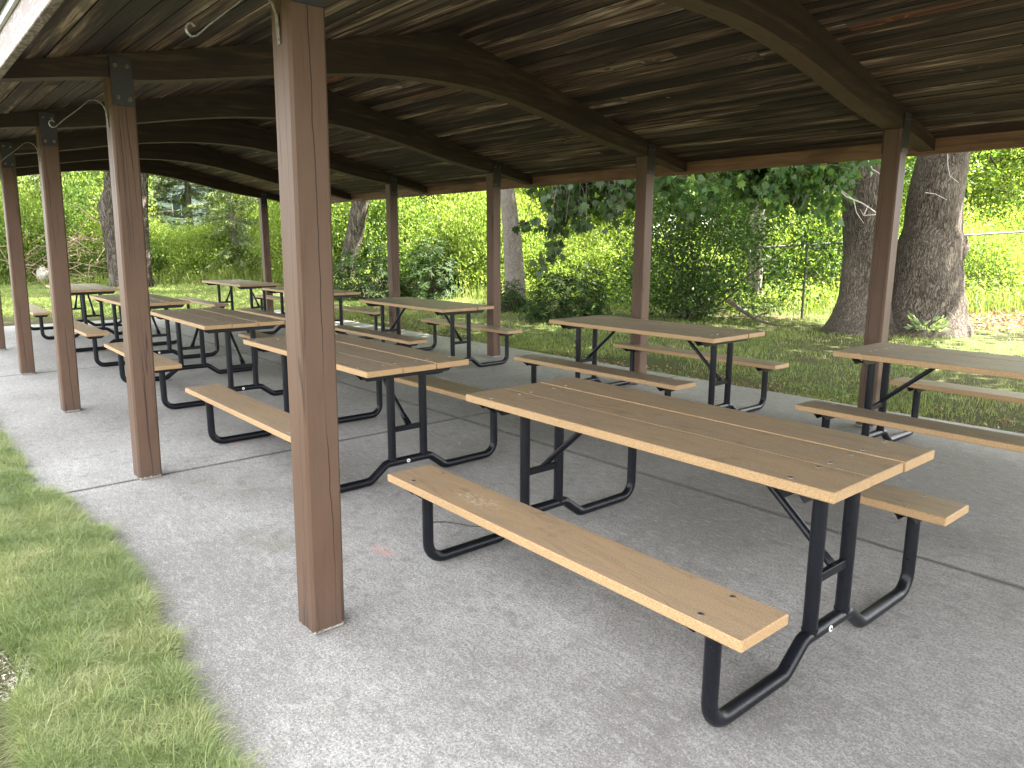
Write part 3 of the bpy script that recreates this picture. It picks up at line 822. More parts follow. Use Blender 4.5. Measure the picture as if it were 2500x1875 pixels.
for i in range(6):
    for k in range(seg): F.append((i*seg+k, (i+1)*seg+k, (i+1)*seg+(k+1)%seg, i*seg+(k+1)%seg))
np_mesh('burl', V, F, M['bark_oak'], oak, True)
rr = np.random.default_rng(21)
C_ = np.concatenate([crown_pts((-2.2, -1.8, 9.4), (8.6, 7.4, 4.6), 390, rr, .25)])
C_ = np.concatenate([C_, np.stack([rr.uniform(-5.8, 4.2, 120)-oak_loc[0], rr.uniform(8.5, 10.2, 120)-oak_loc[1], rr.uniform(7.2, 8.6, 120)], 1)])  # extra leaf clusters added out of view to block sun on the slab edge
lb = MB(); random.seed(5)
for i, e in enumerate(C_[rr.choice(len(C_), 34, replace=False)]):
    st = (left_tr if i % 2 else right_tr)[-2 - (i % 2)]; limbs(lb, st[:3], [e], .11, .02)
lb.build('limb', M['bark_oak'], oak, True)
V, F = clusters(C_, 95, .55, .23, .75, .2, rr)
np_mesh('crown', V, F, M['leaf_mid'], oak)
# low spray of lobed leaves reaching left under the eave line
def low_spray(name, parent, origin, start, targets, n_leaf, spread, size, mat, barkmat, seed, hang=.9):
    r = np.random.default_rng(seed); random.seed(seed)
    lb = MB(); o = Vector(origin)
    P = []; Dv = []
    for tgt in targets:
        tg = Vector(tgt)
        s0 = Vector(start); m = s0.lerp(tg, .55) + Vector((0, 0, .35))
        pts = [s0*(1-f)**2 + m*2*f*(1-f) + tg*f*f for f in (0,.2,.4,.6,.8,1)]
        lb.tube([p-o for p in pts], [.03,.024,.018,.013,.009,.004], 6)
        for q in range(5):
            f = .55+.45*random.random(); b = s0*(1-f)**2 + m*2*f*(1-f) + tg*f*f
            e = b + Vector((random.gauss(0, spread), random.gauss(0, spread), random.gauss(-.1, spread*.8)))
            lb.tube([b-o, b.lerp(e, .5)+Vector((0, 0, .04))-o, e-o], [.007, .005, .003], 5)
            for _ in range(max(1, n_leaf//5)):
                c = b.lerp(e, random.random()**.6) + Vector((random.gauss(0, .07), random.gauss(0, .07), random.gauss(-.03, .06)))
                P.append(tuple(c-o)); Dv.append((random.gauss(0, .6), random.gauss(0, .6), -hang+random.gauss(0, .4)))
    lb.build(name, barkmat, parent, True)
    P = np.array(P); Dv = np.array(Dv); sz = size*r.uniform(.65, 1.25, len(P))
    nn = rand_dirs(len(P), r) + np.array([0, 0, .8])
    V, F = lobed(P, Dv, sz, nn, .16, r)
    ch = np_mesh('spray', V, F, mat, parent)
    return ch
def px(depth, u, v):
    """where something seen at that distance stands: u,v in photo pixels (2500 wide)"""
    return at(depth, (u-1250)/1772*depth, CZ + (591-v)/1772*depth*1.0)
ol = (oak_loc[0], oak_loc[1], -.05)
tg = [px(random.uniform(10.6, 12.2), random.uniform(1600, 2000), random.uniform(385, 520)) for _ in range(46)]
tg = [q for q in tg if q[1] > 6.2]
low_spray('low_branch', oak, ol, px(12.4, 2050, 300), tg, 80, .22, .145, M['leaf_maple'], M['branch'], 31)
# bleached dead twigs in front of the trunks
random.seed(8)
def twig(pts, r0, r1):
    tw = MB(); n = len(pts); tw.tube([Vector(p)-Vector(ol) for p in pts], [r0+(r1-r0)*i/(n-1) for i in range(n)], 6); tw.build('dead_twig', M['twig'], oak, True)
d_ = 11.7
twig([px(d_, 1968, 405), px(d_, 2000, 450), px(d_, 2040, 483), px(d_, 2080, 498), px(d_, 2108, 515), px(d_, 2140, 536)], .016, .006)
twig([px(d_, 2058, 490), px(d_, 2068, 520), px(d_, 2088, 545)], .009, .003)
twig([px(d_, 2138, 536), px(d_, 2115, 524), px(d_, 2085, 526), px(d_, 2076, 512)], .009, .004)
twig([px(d_, 2086, 524), px(d_, 2094, 503)], .009, .006)
twig([px(d_, 2080, 395), px(d_, 2096, 420), px(d_, 2125, 436), px(d_, 2148, 447)], .009, .004)
twig([px(d_, 2268, 378), px(d_, 2272, 410), px(d_, 2280, 435), px(d_, 2302, 450)], .006, .003)
twig([px(d_, 2226, 473), px(d_, 2250, 476), px(d_, 2280, 490)], .006, .003)
twig([px(d_, 1940, 400), px(d_, 1990, 440), px(d_, 2030, 470), px(d_, 2062, 492)], .008, .004)

# ------------------------------------------------------------------ grey-barked tree behind the third lawn-side post
def simple_tree(name, loc, rows, bark, label, group, crown_c, crown_r, ncl, per, lsize, leafm, seed, spread=.5, rough=.03, extra=None, inner=.3):
    root = empty(name, (loc[0], loc[1], -.05)); tag(root, label, 'tree', group)
    trunk_obj([rows]+(extra or []), bark, root, seed, rough)
    if ncl:
        r = np.random.default_rng(seed); random.seed(seed)
        C_ = crown_pts(crown_c, crown_r, ncl, r, inner)
        lb = MB()
        for e in C_[r.choice(len(C_), min(18, ncl), replace=False)]: limbs(lb, rows[-2][:3], [e], rows[-2][3]*.55, .015)
        lb.build('limb', bark, root, True)
        V, F = clusters(C_, per, spread, lsize, .65, .25, r); np_mesh('crown', V, F, leafm, root)
    return root
LG = 'large trees around the pavilion'
t2l = (10.74, 10.38)
t2 = simple_tree('shade_tree', t2l, [LD(.0,0,.33), LD(-.0,.25,.265), LD(0,.7,.24), LD(-.08,1.8,.215), LD(-.19,2.75,.175), LD(-.3,4.2,.15), LD(-.45,6.5,.12), LD(-.6,9,.07)], M['bark_grey'],
    'straight grey-barked tree behind the third lawn-side post', LG, (-1.0,-2.0,9.2), (6.2,5.6,4.2), 420, 62, .19, M['leaf_mid'], 41)
# its drooping dark oak-like sprays, hanging nearer
tg = [px(random.uniform(10.9, 12.3), random.gauss(1440, 62), random.uniform(418, 565)) for _ in range(30)] + [px(11.6, random.gauss(1332, 16), random.uniform(600, 640)) for _ in range(4)] + [px(11.4, random.uniform(1540, 1660), random.uniform(400, 470)) for _ in range(8)]
tg = [q for q in tg if q[1] > 6.2]
low_spray('low_branch', t2, (t2l[0], t2l[1], -.05), px(13.0, 1420, 250), tg, 44, .15, .15, M['leaf_dark'], M['branch'], 33, 1.2)
t3l = (19.15, 10.41)
simple_tree('shade_tree', t3l, [LD(0,-.02,.36), LD(.02,.3,.30), LD(.1,.9,.28), LD(.3,1.7,.285), LD(.55,2.8,.285), LD(.85,4.2,.25), LD(1.2,6.5,.2), LD(1.5,9,.12)], M['bark_dark'],
    'dark leaning tree left of the fourth lawn-side post', LG, (0,-1.0,9.5), (5.2,5.2,4.2), 300, 56, .2, M['leaf_mid'], 43)
t4l = at(25.05, -13.05)
simple_tree('shade_tree', t4l, [LD(-.28,0,.42), LD(-.36,.5,.34), LD(-.40,1.2,.32), LD(-.46,2.1,.32), LD(-.52,2.7,.33), LD(-.32,3.3,.24), LD(-.28,4.5,.2), LD(-.3,7,.12)], M['bark_dark'],
    'forked rough-barked tree on the far lawn, split by the second left post', LG, (0,0,8.6), (4.6,4.6,3.6), 260, 56, .2, M['leaf_mid'], 47,
    extra=[[LD(.40,0,.36), LD(.46,.5,.27), LD(.51,1.4,.225), LD(.56,2.4,.22), LD(.66,3.5,.21), LD(.9,5,.18), LD(1.2,7,.12)]])
tnl = at(17.78, 5.88)
simple_tree('slender_tree', tnl, [LD(0,0,.22), LD(0,.3,.185), LD(0,1,.18), LD(-.02,2,.185), LD(-.05,3.2,.17), LD(-.1,5,.13), LD(-.1,7.5,.07)], M['bark_grey'],
    'pale slender trunk standing between the dark shrub and the double-trunked tree', 'slender background trees', (0,.6,7.2), (3.0,3.0,2.6), 150, 50, .17, M['leaf_mid'], 49)
simple_tree('slender_tree', at(28.3, 3.95), [LD(0,0,.17), LD(0,1,.14), LD(-.05,2,.13), LD(-.15,4,.12), LD(-.2,7,.06)], M['bark_dark'],
    'thin dark trunk glimpsed through leaves left of the second lawn-side post', 'slender background trees', (0,0,7.6), (3.0,3.0,2.8), 130, 50, .2, M['leaf_bright'], 51)
simple_tree('slender_tree', at(30, -5.75), [LD(0,0,.38), LD(0,1,.33), LD(.03,2.5,.32), LD(.02,4.2,.29), LD(.1,8,.14)], M['bark_grey'],
    'pale sunlit trunk just behind the dark leaning tree', 'slender background trees', (0,0,9.5), (3.4,3.4,2.8), 140, 50, .2, M['leaf_bright'], 53)

# ------------------------------------------------------------------ shrubs near the lawn edge
def rhodo(loc, radx, height, n_whorl, label, seed, leaflen=.125, mat='leaf_rhodo'):
    r = np.random.default_rng(seed); random.seed(seed)
    root = empty('rhododendron', (loc[0], loc[1], -.04)); tag(root, label, 'shrub', 'rhododendron shrubs at the lawn edge')
    d = rand_dirs(n_whorl, r); d[:, 2] = np.abs(d[:, 2])
    q = (.45+.55*r.random(n_whorl)**.5); lum = 1+.22*np.sin(4*d[:, 0]+1)*np.sin(3.3*d[:, 1]+seed)
    c = d*np.array([radx, radx, height*.95])*(q*lum)[:, None]; c[:, 2] = np.maximum(c[:, 2], .05)
    per = 8
    ang = (np.arange(per)/per*6.283)[None, :] + r.uniform(0, 6.28, (n_whorl, 1))
    ax = d + r.normal(size=d.shape)*.3 + np.array([0, 0, .5]); ax /= np.linalg.norm(ax, axis=1, keepdims=True)
    u = np.cross(ax, rand_dirs(n_whorl, r)); u /= np.linalg.norm(u, axis=1, keepdims=True); w = np.cross(ax, u)
    Dv = (u[:, None, :]*np.cos(ang)[..., None] + w[:, None, :]*np.sin(ang)[..., None]) + ax[:, None, :]*r.uniform(-.35, .45, (n_whorl, per, 1))
    Dv = Dv.reshape(-1, 3); Dv /= np.linalg.norm(Dv, axis=1, keepdims=True)
    L = leaflen*r.uniform(.7, 1.2, len(Dv)); P = np.repeat(c, per, 0) + Dv*(L*.55)[:, None]
    axr = np.repeat(ax, per, 0); side = np.cross(Dv, axr); side /= np.maximum(np.linalg.norm(side, axis=1, keepdims=True), 1e-6); up = np.cross(side, Dv); s = L[:, None]
    V = np.stack([P-Dv*s*.5, P-Dv*s*.1+side*s*.15+up*s*.03, P+Dv*s*.5-up*s*.1, P-Dv*s*.1-side*s*.15+up*s*.03], 1).reshape(-1, 3)
    i = np.arange(len(P))*4; F = np.concatenate([np.stack([i, i+1, i+2], 1), np.stack([i, i+2, i+3], 1)])
    np_mesh('foliage', V, F, M[mat], root)
    sb = MB()
    for e in c[r.choice(n_whorl, 26, replace=False)]: limbs(sb, (random.gauss(0, .12), random.gauss(0, .12), 0), [e], .022, .005)
    sb.build('stem', M['branch'], root, True)
    return root
rhodo(at(14.6, 1.12), .92, 1.18, 420, 'dark glossy rhododendron right of the grey-barked trunk', 61)
rhodo(at(20.2, -4.0), 1.15, 1.75, 420, 'dark glossy rhododendron left of the fourth lawn-side post', 62, .15)
rhodo(at(21.0, -2.35), 1.3, 1.9, 460, 'sun-flecked rhododendron right of the fourth lawn-side post', 63, .15)
rhodo(at(16.6, -.02), .5, .75, 110, 'small rhododendron clump against the foot of the grey-barked trunk', 64, .13)
# multi-stemmed dark understorey shrub
r = np.random.default_rng(71); random.seed(71)
us_l = at(15.2, 3.75)
us = empty('understorey_shrub', (us_l[0], us_l[1], -.04)); tag(us, 'tall many-stemmed dark shrub between the second lawn-side post and the pale trunk', 'shrub')
C_ = np.concatenate([crown_pts((0, 0, 1.6), (1.6, 1.4, 1.6), 180, r, .2), crown_pts((*lat_dir(2.0), 1.5), (1.5, 1.0, .9), 44, r, .2)])
lowc = np.stack([r.normal(0, .8, 70), r.normal(0, .8, 70), r.uniform(.12, .9, 70)], 1); C_ = np.concatenate([C_, lowc])
C_[:, 2] = np.maximum(C_[:, 2], .15)
sb = MB()
for e in C_[r.choice(len(C_), 40, replace=False)]: limbs(sb, (random.gauss(0, .15), random.gauss(0, .15), 0), [e], random.uniform(.014, .04), .006, bend=.3)
sb.build('stem', M['branch'], us, True)
V, F = clusters(C_, 50, .20, .085, .55, .1, r); np_mesh('foliage', V, F, M['leaf_under'], us)

# ------------------------------------------------------------------ background shrubs, trees, conifers
def bush_mesh(seed, mat, n_cl=300, per=66, lsize=.045, spread=.14, flat=.75):
    r = np.random.default_rng(seed)
    d = rand_dirs(n_cl, r); d[:, 2] = np.abs(d[:, 2])*1.0
    C_ = crown_pts((0, 0, .45), (1, 1, .62), n_cl, r, .35, .3); C_[:, 2] = np.abs(C_[:, 2])
    V, F = clusters(C_, per, spread, lsize, .55, .1, r, flat)
    V[:, 2] = np.maximum(V[:, 2], 0)
    return V, F
bush_src = []
for sd, mk in ((81, 'leaf_bright'), (82, 'leaf_bright'), (83, 'leaf_yellow'), (84, 'leaf_mid'), (85, 'leaf_bright')):
    V, F = bush_mesh(sd, mk); bush_src.append((V, F, M[mk]))
BUSH = []   # depth, lat, radius, height, source, how it looks
EDGE_L = np.array([-.85,-.60,-.35,-.22,-.05,.05,.14,.35,.50,.85]); EDGE_D = np.array([26.,26.,26.5,23.,20.,18.5,17.2,16.2,16.2,17.])
def fill_bushes():
    r = random.Random(3)
    out = []
    for k in range(104):
        lat_f = r.uniform(-.78, .78)
        dep = float(np.interp(lat_f, EDGE_L, EDGE_D)) + (1.6 if lat_f < 0 else 4.0) + 8*r.random()
        if -.58 < lat_f < -.46: dep = max(dep, 29)
        if -.33 < lat_f < -.13: dep = max(dep, 27.5)
        if lat_f > .2: dep -= 1
        hh = r.uniform(1.5, 3.4)*(1.15 if lat_f < 0 else (.62 if lat_f < .35 else .8))
        if -.50 < lat_f < -.37: hh = min(hh, 1.9)
        out.append((dep, lat_f*dep, r.uniform(1.2, 2.2), hh, r.randrange(5) if lat_f < .2 else r.choice((0, 1, 3, 3, 4))))
    return out
bl = fill_bushes()
shared = {}
for k, (dep, la, rad, hh, src) in enumerate(bl):
    if src not in shared:
        V, F, mt = bush_src[src]; o = np_mesh('background_shrub', V, F, mt); shared[src] = o
    else:
        o = shared[src].copy(); COL.objects.link(o)
    p = at(dep, la); o.location = (p[0], p[1], -.05); o.scale = (rad, rad, hh); o.rotation_euler = (0, 0, k*1.3)
    shade = ('yellow-green', 'yellow-green', 'lime yellow', 'mid green', 'yellow-green')[src]
    tag(o, shade+' leafy shrub merging into the sunlit thicket behind the lawn', 'shrub', 'shrubs of the sunlit thicket, '+shade)

def bg_tree_src(seed, mat, bark, hgt, rad, low, n_cl=520, per=66, ls=.125):
    r = np.random.default_rng(seed); random.seed(seed)
    root = empty('background_tree', (0, 0, -.05))
    mb = MB(); mb.tube([(0,0,0),(.1,.05,hgt*.4),(.05,-.1,hgt*.8)], [.24,.17,.05], 10, wob=.05)
    C_ = crown_pts((0, 0, (hgt+low)/2), (rad, rad, (hgt-low)/2), n_cl, r, .3, .3)
    for e in C_[r.choice(n_cl, 22, replace=False)]: limbs(mb, (.05, 0, random.uniform(.25, .6)*hgt), [e], .07, .012)
    mb.build('trunk', bark, root, True)
    V, F = clusters(C_, per, .40, ls, .6, .2, r); np_mesh('crown', V, F, mat, root)
    return root
srcs = [bg_tree_src(91, M['leaf_bright'], M['bark_dark'], 9.5, 3.4, 1.0), bg_tree_src(92, M['leaf_mid'], M['bark_dark'], 10.5, 3.7, 1.4),
        bg_tree_src(93, M['leaf_yellow'], M['bark_grey'], 8.0, 3.0, 1.0), bg_tree_src(94, M['leaf_bright'], M['bark_dark'], 12.5, 4.2, 2.0)]
LBL = ['sunlit yellow-green tree in the wood beyond the lawn', 'mid green tree in the wood beyond the lawn', 'lime yellow small tree in the wood beyond the lawn', 'tall yellow-green tree in the wood beyond the lawn']
used = set(); r_ = random.Random(12)
spots = []
for k in range(34):
    lf = -.80 + 1.62*k/33; dep = r_.uniform(31, 40)
    if k % 2: dep += 8
    spots.append((dep, lf*dep, r_.randrange(4)))
for q in ((24, 10.5, 1), (27, 16.5, 0), (30, 21.5, 1), (26, 6.3, 0), (34, -20.5, 3), (37, 3.3, 0), (41, 6.2, 1)): spots.append(q)
for dep, la, s in spots:
    if -.56 < la/dep < -.31:                   # the house stands here: the wood closes behind it
        la = la/dep*60; dep = 60
    o = srcs[s] if s not in used else copy_tree(srcs[s]); used.add(s)
    p = at(dep, la); o.location = (p[0], p[1], -.05); o.rotation_euler = (0, 0, r_.uniform(0, 6.28)); q = r_.uniform(.85, 1.2); o.scale = (q, q, q)
    tag(o, LBL[s], 'tree', 'trees of the sunlit wood, kind %s' % ('a', 'b', 'c', 'd')[s])

def conifer(loc, hgt, rad, label, seed, low=.4):
    r = np.random.default_rng(seed); random.seed(seed)
    root = empty('conifer', (loc[0], loc[1], -.05)); tag(root, label, 'conifer', 'feathery conifers beyond the far lawn')
    mb = MB(); mb.tube([(0,0,0),(0,0,hgt*.5),(0,0,hgt)], [.17,.11,.02], 10)
    P = []; Dv = []
    nb = int(hgt*16)
    for i in range(nb):
        f = i/nb; z = low+(hgt-low)*f; L = rad*(1-f)**.8*r.uniform(.7, 1.1)+.15; a = r.uniform(0, 6.28)
        tip = np.array([math.cos(a)*L, math.sin(a)*L, -.16*L+.05])
        mb.tube([(0,0,z), tuple(np.array([0,0,z])+tip*.5+np.array([0,0,.06*L])), tuple(np.array([0,0,z])+tip)], [.022, .012, .004], 5)
        m = int(70*L)
        t = r.random(m)**.7; pts = np.array([0,0,z])[None, :]+tip[None, :]*t[:, None]+r.normal(size=(m,3))*np.array([.09,.09,.05])*(1.2-.5*t)[:, None]
        P.append(pts); dv = np.tile(tip/np.linalg.norm(tip), (m,1))+r.normal(size=(m,3))*.55; dv[:, 2] -= .35; Dv.append(dv)
    mb.build('trunk', M['bark_grey'], root, True)
    P = np.concatenate(P); Dv = np.concatenate(Dv)
    V, F = leaves(P, Dv, .22*r.uniform(.6, 1.3, len(P)), .16, .05, r); np_mesh('crown', V, F, M['needle'], root)
conifer(at(30, -18.6), 7.0, 2.6, 'feathery pale conifer between the fourth and third left posts', 101)
conifer(at(31, -16.4), 6.5, 2.2, 'bushy conifer left of the forked tree', 102)
conifer(at(33, -12.4), 8.5, 2.3, 'tall open conifer in front of the pale blue house', 103, 1.8)
conifer(at(29, -10.9), 3.9, 2.3, 'low spreading conifer in front of the far corner post', 104, .1)
conifer(at(35.5, -15.4), 10.0, 3.3, 'high-crowned conifer whose boughs hang over the pale blue house', 107, 3.7)
conifer(at(35, -17.2), 9.0, 2.0, 'tall conifer left of the pale blue house', 106, .8)
conifer(at(34, -22.3), 8.5, 2.8, 'large conifer behind the fifth left post', 105)

# house far behind the conifers
hp = at(46, -18.3); hs = empty('house', (hp[0], hp[1], -.05), YAW)
tag(hs, 'pale blue house glimpsed through the conifers beyond the far lawn', 'house')
hb = MB(); hb.box(0, 7, -4.2, 4.6, 0, 5.4); hb.add([(0,-4.2,5.4),(0,4.6,5.4),(0,.2,7.6),(7,-4.2,5.4),(7,4.6,5.4),(7,.2,7.6)], [(0,2,1),(3,4,5)])
for k in range(26): hb.box(-.012, 0, -4.2, 4.6, .2*k, .2*k+.17)
hb.build('wall', M['siding'], hs)
rf = MB(); rf.add([(-.4,-4.7,5.2),(7.4,-4.7,5.2),(7.4,.2,7.75),(-.4,.2,7.75),(-.4,5.1,5.2),(7.4,5.1,5.2),(-.4,-4.7,5.05),(7.4,-4.7,5.05),(7.4,.2,7.6),(-.4,.2,7.6),(-.4,5.1,5.05),(7.4,5.1,5.05)],
                [(0,1,2,3),(3,2,5,4),(6,9,8,7),(9,10,11,8),(0,3,9,6),(3,4,10,9),(1,7,8,2),(2,8,11,5),(0,6,7,1),(4,5,11,10)])
rf.build('roof', M['shingle'], hs)
for yy, zz in ((-2.6, 3.0), (1.2, 3.0), (-2.6, .9), (2.8, .9)):
    w = MB(); w.box(-.06, -.013, yy-.08, yy+1.08, zz-.08, zz+1.38); wo = w.build('window', M['white_trim'], hs)
    g_ = MB(); g_.box(-.075, -.062, yy, yy+.48, zz, zz+1.3); g_.box(-.075, -.062, yy+.52, yy+1.0, zz, zz+1.3); g_.build('pane', M['glass_dark'], wo)

# ------------------------------------------------------------------ chain-link fence on the right
fo = at(15.13, 6.04); fn = empty('chain_link_fence', (fo[0], fo[1], -.05)); tag(fn, 'thin grey pipe rail fence running behind the double-trunked tree', 'fence')
def fz(l): return 1.53 + .062*l
rl = MB(); pts = [(*lat_dir(l), fz(l)) for l in np.linspace(-1.25, 7.0, 12)]; rl.tube(pts, .021, 10); rl.build('top_rail', M['galv'], fn, True)
for l in (0.0, 3.1, 6.2):
    pm = MB(); pm.tube([(*lat_dir(l), 0), (*lat_dir(l+.0), fz(l)+.03)], .026, 10); pm.build('fence_post', M['galv'], fn, True)
wm = MB()
for l in np.arange(-1.2, 7.0, .11):
    for sg in (-1, 1):
        l2 = l+sg*1.2
        a_ = (*lat_dir(l), .1+.062*l*.1); c_ = (*lat_dir(min(max(l2, -1.25), 7)), .1+(fz(l)-.1)*min(1, abs((min(max(l2, -1.25), 7)-l))/1.2))
        wm.tube([a_, c_], .0022, 3, cap=False)
wm.build('wire_mesh', M['clear_wire'], fn)

# boulder, hosta, fallen branch, brush
r = np.random.default_rng(5)
bm = MB(); V = []; F = []
for i in range(9):
    for k in range(14):
        ph = math.pi*i/8; t = 2*math.pi*k/14; q = 1+.13*math.sin(2*t+i*.7)+.08*math.sin(5*t+i)
        V.append((.62*math.sin(ph)*math.cos(t)*q, .55*math.sin(ph)*math.sin(t)*q, .26+.42*math.cos(ph)*q))
for i in range(8):
    for k in range(14): F.append((i*14+k, (i+1)*14+k, (i+1)*14+(k+1)%14, i*14+(k+1)%14))
bo = np_mesh('boulder', V, F, M['rock'], None, True); p = at(27, -17.28); bo.location = (p[0], p[1], .10); bo.scale = (.42, .42, .75)
tag(bo, 'pale rounded boulder in the weeds beside the third left post', 'boulder')
ho = empty('hosta', (*at(12.1, 6.92)[:2], -.04)); tag(ho, 'small pale-leaved plant at the foot of the double-trunked tree', 'plant')
n = 120; a = r.uniform(0, 6.28, n); Dv = np.stack([np.cos(a), np.sin(a), r.uniform(.1, 1.0, n)], 1); P = Dv*r.uniform(.1, .30, n)[:, None]+np.array([0,0,.12])
V, F = leaves(P, Dv, r.uniform(.08, .15, n), .6, .1, r); np_mesh('foliage', V, F, M['hosta'], ho)
fb = MB(); random.seed(3)
fb.tube([px(14.2, 1775, 728), px(14.1, 1810, 752), px(14.0, 1850, 776), px(13.9, 1905, 790)], [.05, .045, .035, .015], 8)
fb.tube([px(14.0, 1840, 772), px(13.9, 1862, 760), px(13.9, 1880, 752)], [.02, .014, .006], 6)
tag(fb.build('fallen_branch', M['branch'], None, True), 'dark fallen branch lying in the grass below the pale slender trunk', 'branch')
db = MB(); random.seed(9); bx = at(27.5, -16.2)
for k in range(150):
    c = Vector((random.gauss(0, 1.3), random.gauss(0, 1.3), abs(random.gauss(.9, .6)))); d = Vector((random.gauss(0, 1), random.gauss(0, 1), random.gauss(0, .4))).normalized()*random.uniform(.4, 1.3)
    db.tube([c-d, c+Vector((0,0,random.uniform(-.1,.2))), c+d], [.016, .012, .004], 4)
do = db.build('brush_pile', M['deadwood'], None, True); do.location = (bx[0], bx[1], -.02)
tag(do, kind='stuff')
# twig on the slab
tg_ = MB(); tg_.tube([(.62,.92,.004),(.56,.99,.006),(.50,1.03,.004),(.42,1.06,.007),(.36,1.12,.004)], [.004,.004,.0035,.003,.002], 6)
tag(tg_.build('twig', M['branch'], None, True), 'thin brown twig on the concrete beside the foot of a picnic table', 'twig')

# ------------------------------------------------------------------ grass (stuff)
def blades(P, h, w, lean, r=rng):
    n = len(P); a = r.uniform(0, 6.28, n); la = lean*r.uniform(.2, 1.3, n)
    dx = np.cos(a)*la; dy = np.sin(a)*la
    sa = a + r.normal(size=n)*.6 + 1.57; sx = np.cos(sa)*w*.5; sy = np.sin(sa)*w*.5
    V = np.zeros((n, 5, 3), np.float32)
    V[:, 0] = P + np.stack([sx, sy, np.zeros(n)], 1); V[:, 1] = P - np.stack([sx, sy, np.zeros(n)], 1)
    mid = P + np.stack([dx*h*.35, dy*h*.35, h*.62], 1)
    V[:, 2] = mid - np.stack([sx, sy, np.zeros(n)], 1)*.75; V[:, 3] = mid + np.stack([sx, sy, np.zeros(n)], 1)*.75
    V[:, 4] = P + np.stack([dx*h, dy*h, h*(1-.35*la)], 1)
    i = np.arange(n)*5
    F = np.concatenate([np.stack([i, i+1, i+2], 1), np.stack([i, i+2, i+3], 1), np.stack([i+3, i+2, i+4], 1)])
    return V.reshape(-1, 3), F
def smooth_noise(x, y, sc, seed):
    r = np.random.default_rng(seed); s = np.zeros_like(x)
    for k in range(7):
        kx, ky = r.normal(size=2)*sc; s += np.sin(kx*x+ky*y+r.uniform(0, 6.28))
    return s/2.6
edge_x = np.array([-4,-1.2,-.57,-.26,.02,.32,.71,1.26,1.67,2.34,2.63,3.36,3.99,6,14]); edge_y = np.array([-.62,-.60,-.60,-.58,-.55,-.55,-.50,-.48,-.51,-.54,-.63,-.61,-.61,-.64,-.66])
tb = MB(); xs_ = np.arange(-4.2, 13.6, .04); tv = []
for x_ in xs_:
    e_ = float(np.interp(x_, edge_x, edge_y)) + .03*float(smooth_noise(np.array([x_]), np.array([0.]), 9, 3)[0]) - .035
    tv += [(x_, e_, -.004), (x_, e_-.03, .006), (x_, e_-.16, .002), (x_, -1.1, -.006), (x_, -3.2, -.046)]
tb.add(tv, [(i*5+k, (i+1)*5+k, (i+1)*5+k+1, i*5+k+1) for i in range(len(xs_)-1) for k in range(4)])
tag(tb.build('turf', M['ground'], None, True), kind='structure')
n = 1500000
x = np.concatenate([rng.uniform(-1.2, 2.4, n*3//4), rng.uniform(2.4, 7, n//4)]); y = -.44 - rng.random(len(x))**1.1*1.9
dp_ = (x-CX)*N2[0]+(y-CY)*N2[1]; lt_ = -(x-CX)*N2[1]+(y-CY)*N2[0]
inview = (lt_/np.maximum(dp_, .05) > -.76) & (dp_ > .9); x, y = x[inview], y[inview]
e = np.interp(x, edge_x, edge_y) + .016*smooth_noise(x, y*0, 7, 3) + .012*smooth_noise(x, y*0, 30, 4)
keep = y < e - .02*rng.random(len(x))
bare = ((x-.37)/.17)**2 + ((y+1.0)/.10)**2 + .35*smooth_noise(x, y, 18, 5) < 1
keep &= ~(bare & (rng.random(len(x)) < .96)); x, y = x[keep], y[keep]
print('lawn blades', len(x))
if len(x) > 330000:
    q = rng.permutation(len(x))[:330000]; x, y = x[q], y[q]
hgt = (.058 + .006*smooth_noise(x, y, 4.5, 6) + .006*smooth_noise(x, y, 21, 7))*rng.uniform(.35, 1.5, len(x)); hgt = np.maximum(hgt, .014)
tall = rng.random(len(x)) < .012; hgt[tall] *= 1.55
P = np.stack([x, y, np.interp(y, [-3.2, -1.1, -.7, -.5], [-.048, -.010, -.002, -.006])], 1)
V, F = blades(P, hgt*1.25, .0025, 1.15)
tag(np_mesh('lawn_grass', V, F, M['grass_near']), kind='stuff')
# thin dappled lawn on the right
n = 190000
u = rng.uniform(-6, 17, n); v = 5.70 + rng.random(n)**1.3*9.5; dens = .62 + .35*smooth_noise(u, v, 1.5, 8) + .22*smooth_noise(u, v, 4, 9)
dens -= np.clip((6.3-v)/.6, 0, 1)*.25
keep = rng.random(n) < dens; u, v = u[keep], v[keep]
P = np.stack([u, v, np.full(len(u), -.05)], 1); hg = np.maximum((.055+.018*smooth_noise(u, v, 2, 10))*rng.uniform(.5, 1.6, len(u)), .02)
V, F = blades(P, hg, .0055, .8); tag(np_mesh('shaded_lawn_grass', V, F, M['grass_far']), kind='stuff')
# far lawn beyond the slab's end and left of it
n = 170000
dp = rng.uniform(15, 27, n); lf = rng.uniform(-.80, -.06, n); gx = CX+N2[0]*dp-N2[1]*lf*dp; gy = CY+N2[1]*dp+N2[0]*lf*dp
keep = ((gx > 13.4) | (gy < -.72)) & (gx > 6); gx, gy = gx[keep], gy[keep]
P = np.stack([gx, gy, np.full(len(gx), -.05)], 1); hg = (.06+.02*smooth_noise(gx, gy, 1.5, 12))*rng.uniform(.5, 1.5, len(gx)); hg = np.maximum(hg, .02)
V, F = blades(P, hg, .010, .8); tag(np_mesh('far_lawn_grass', V, F, M['grass_far']), kind='stuff')
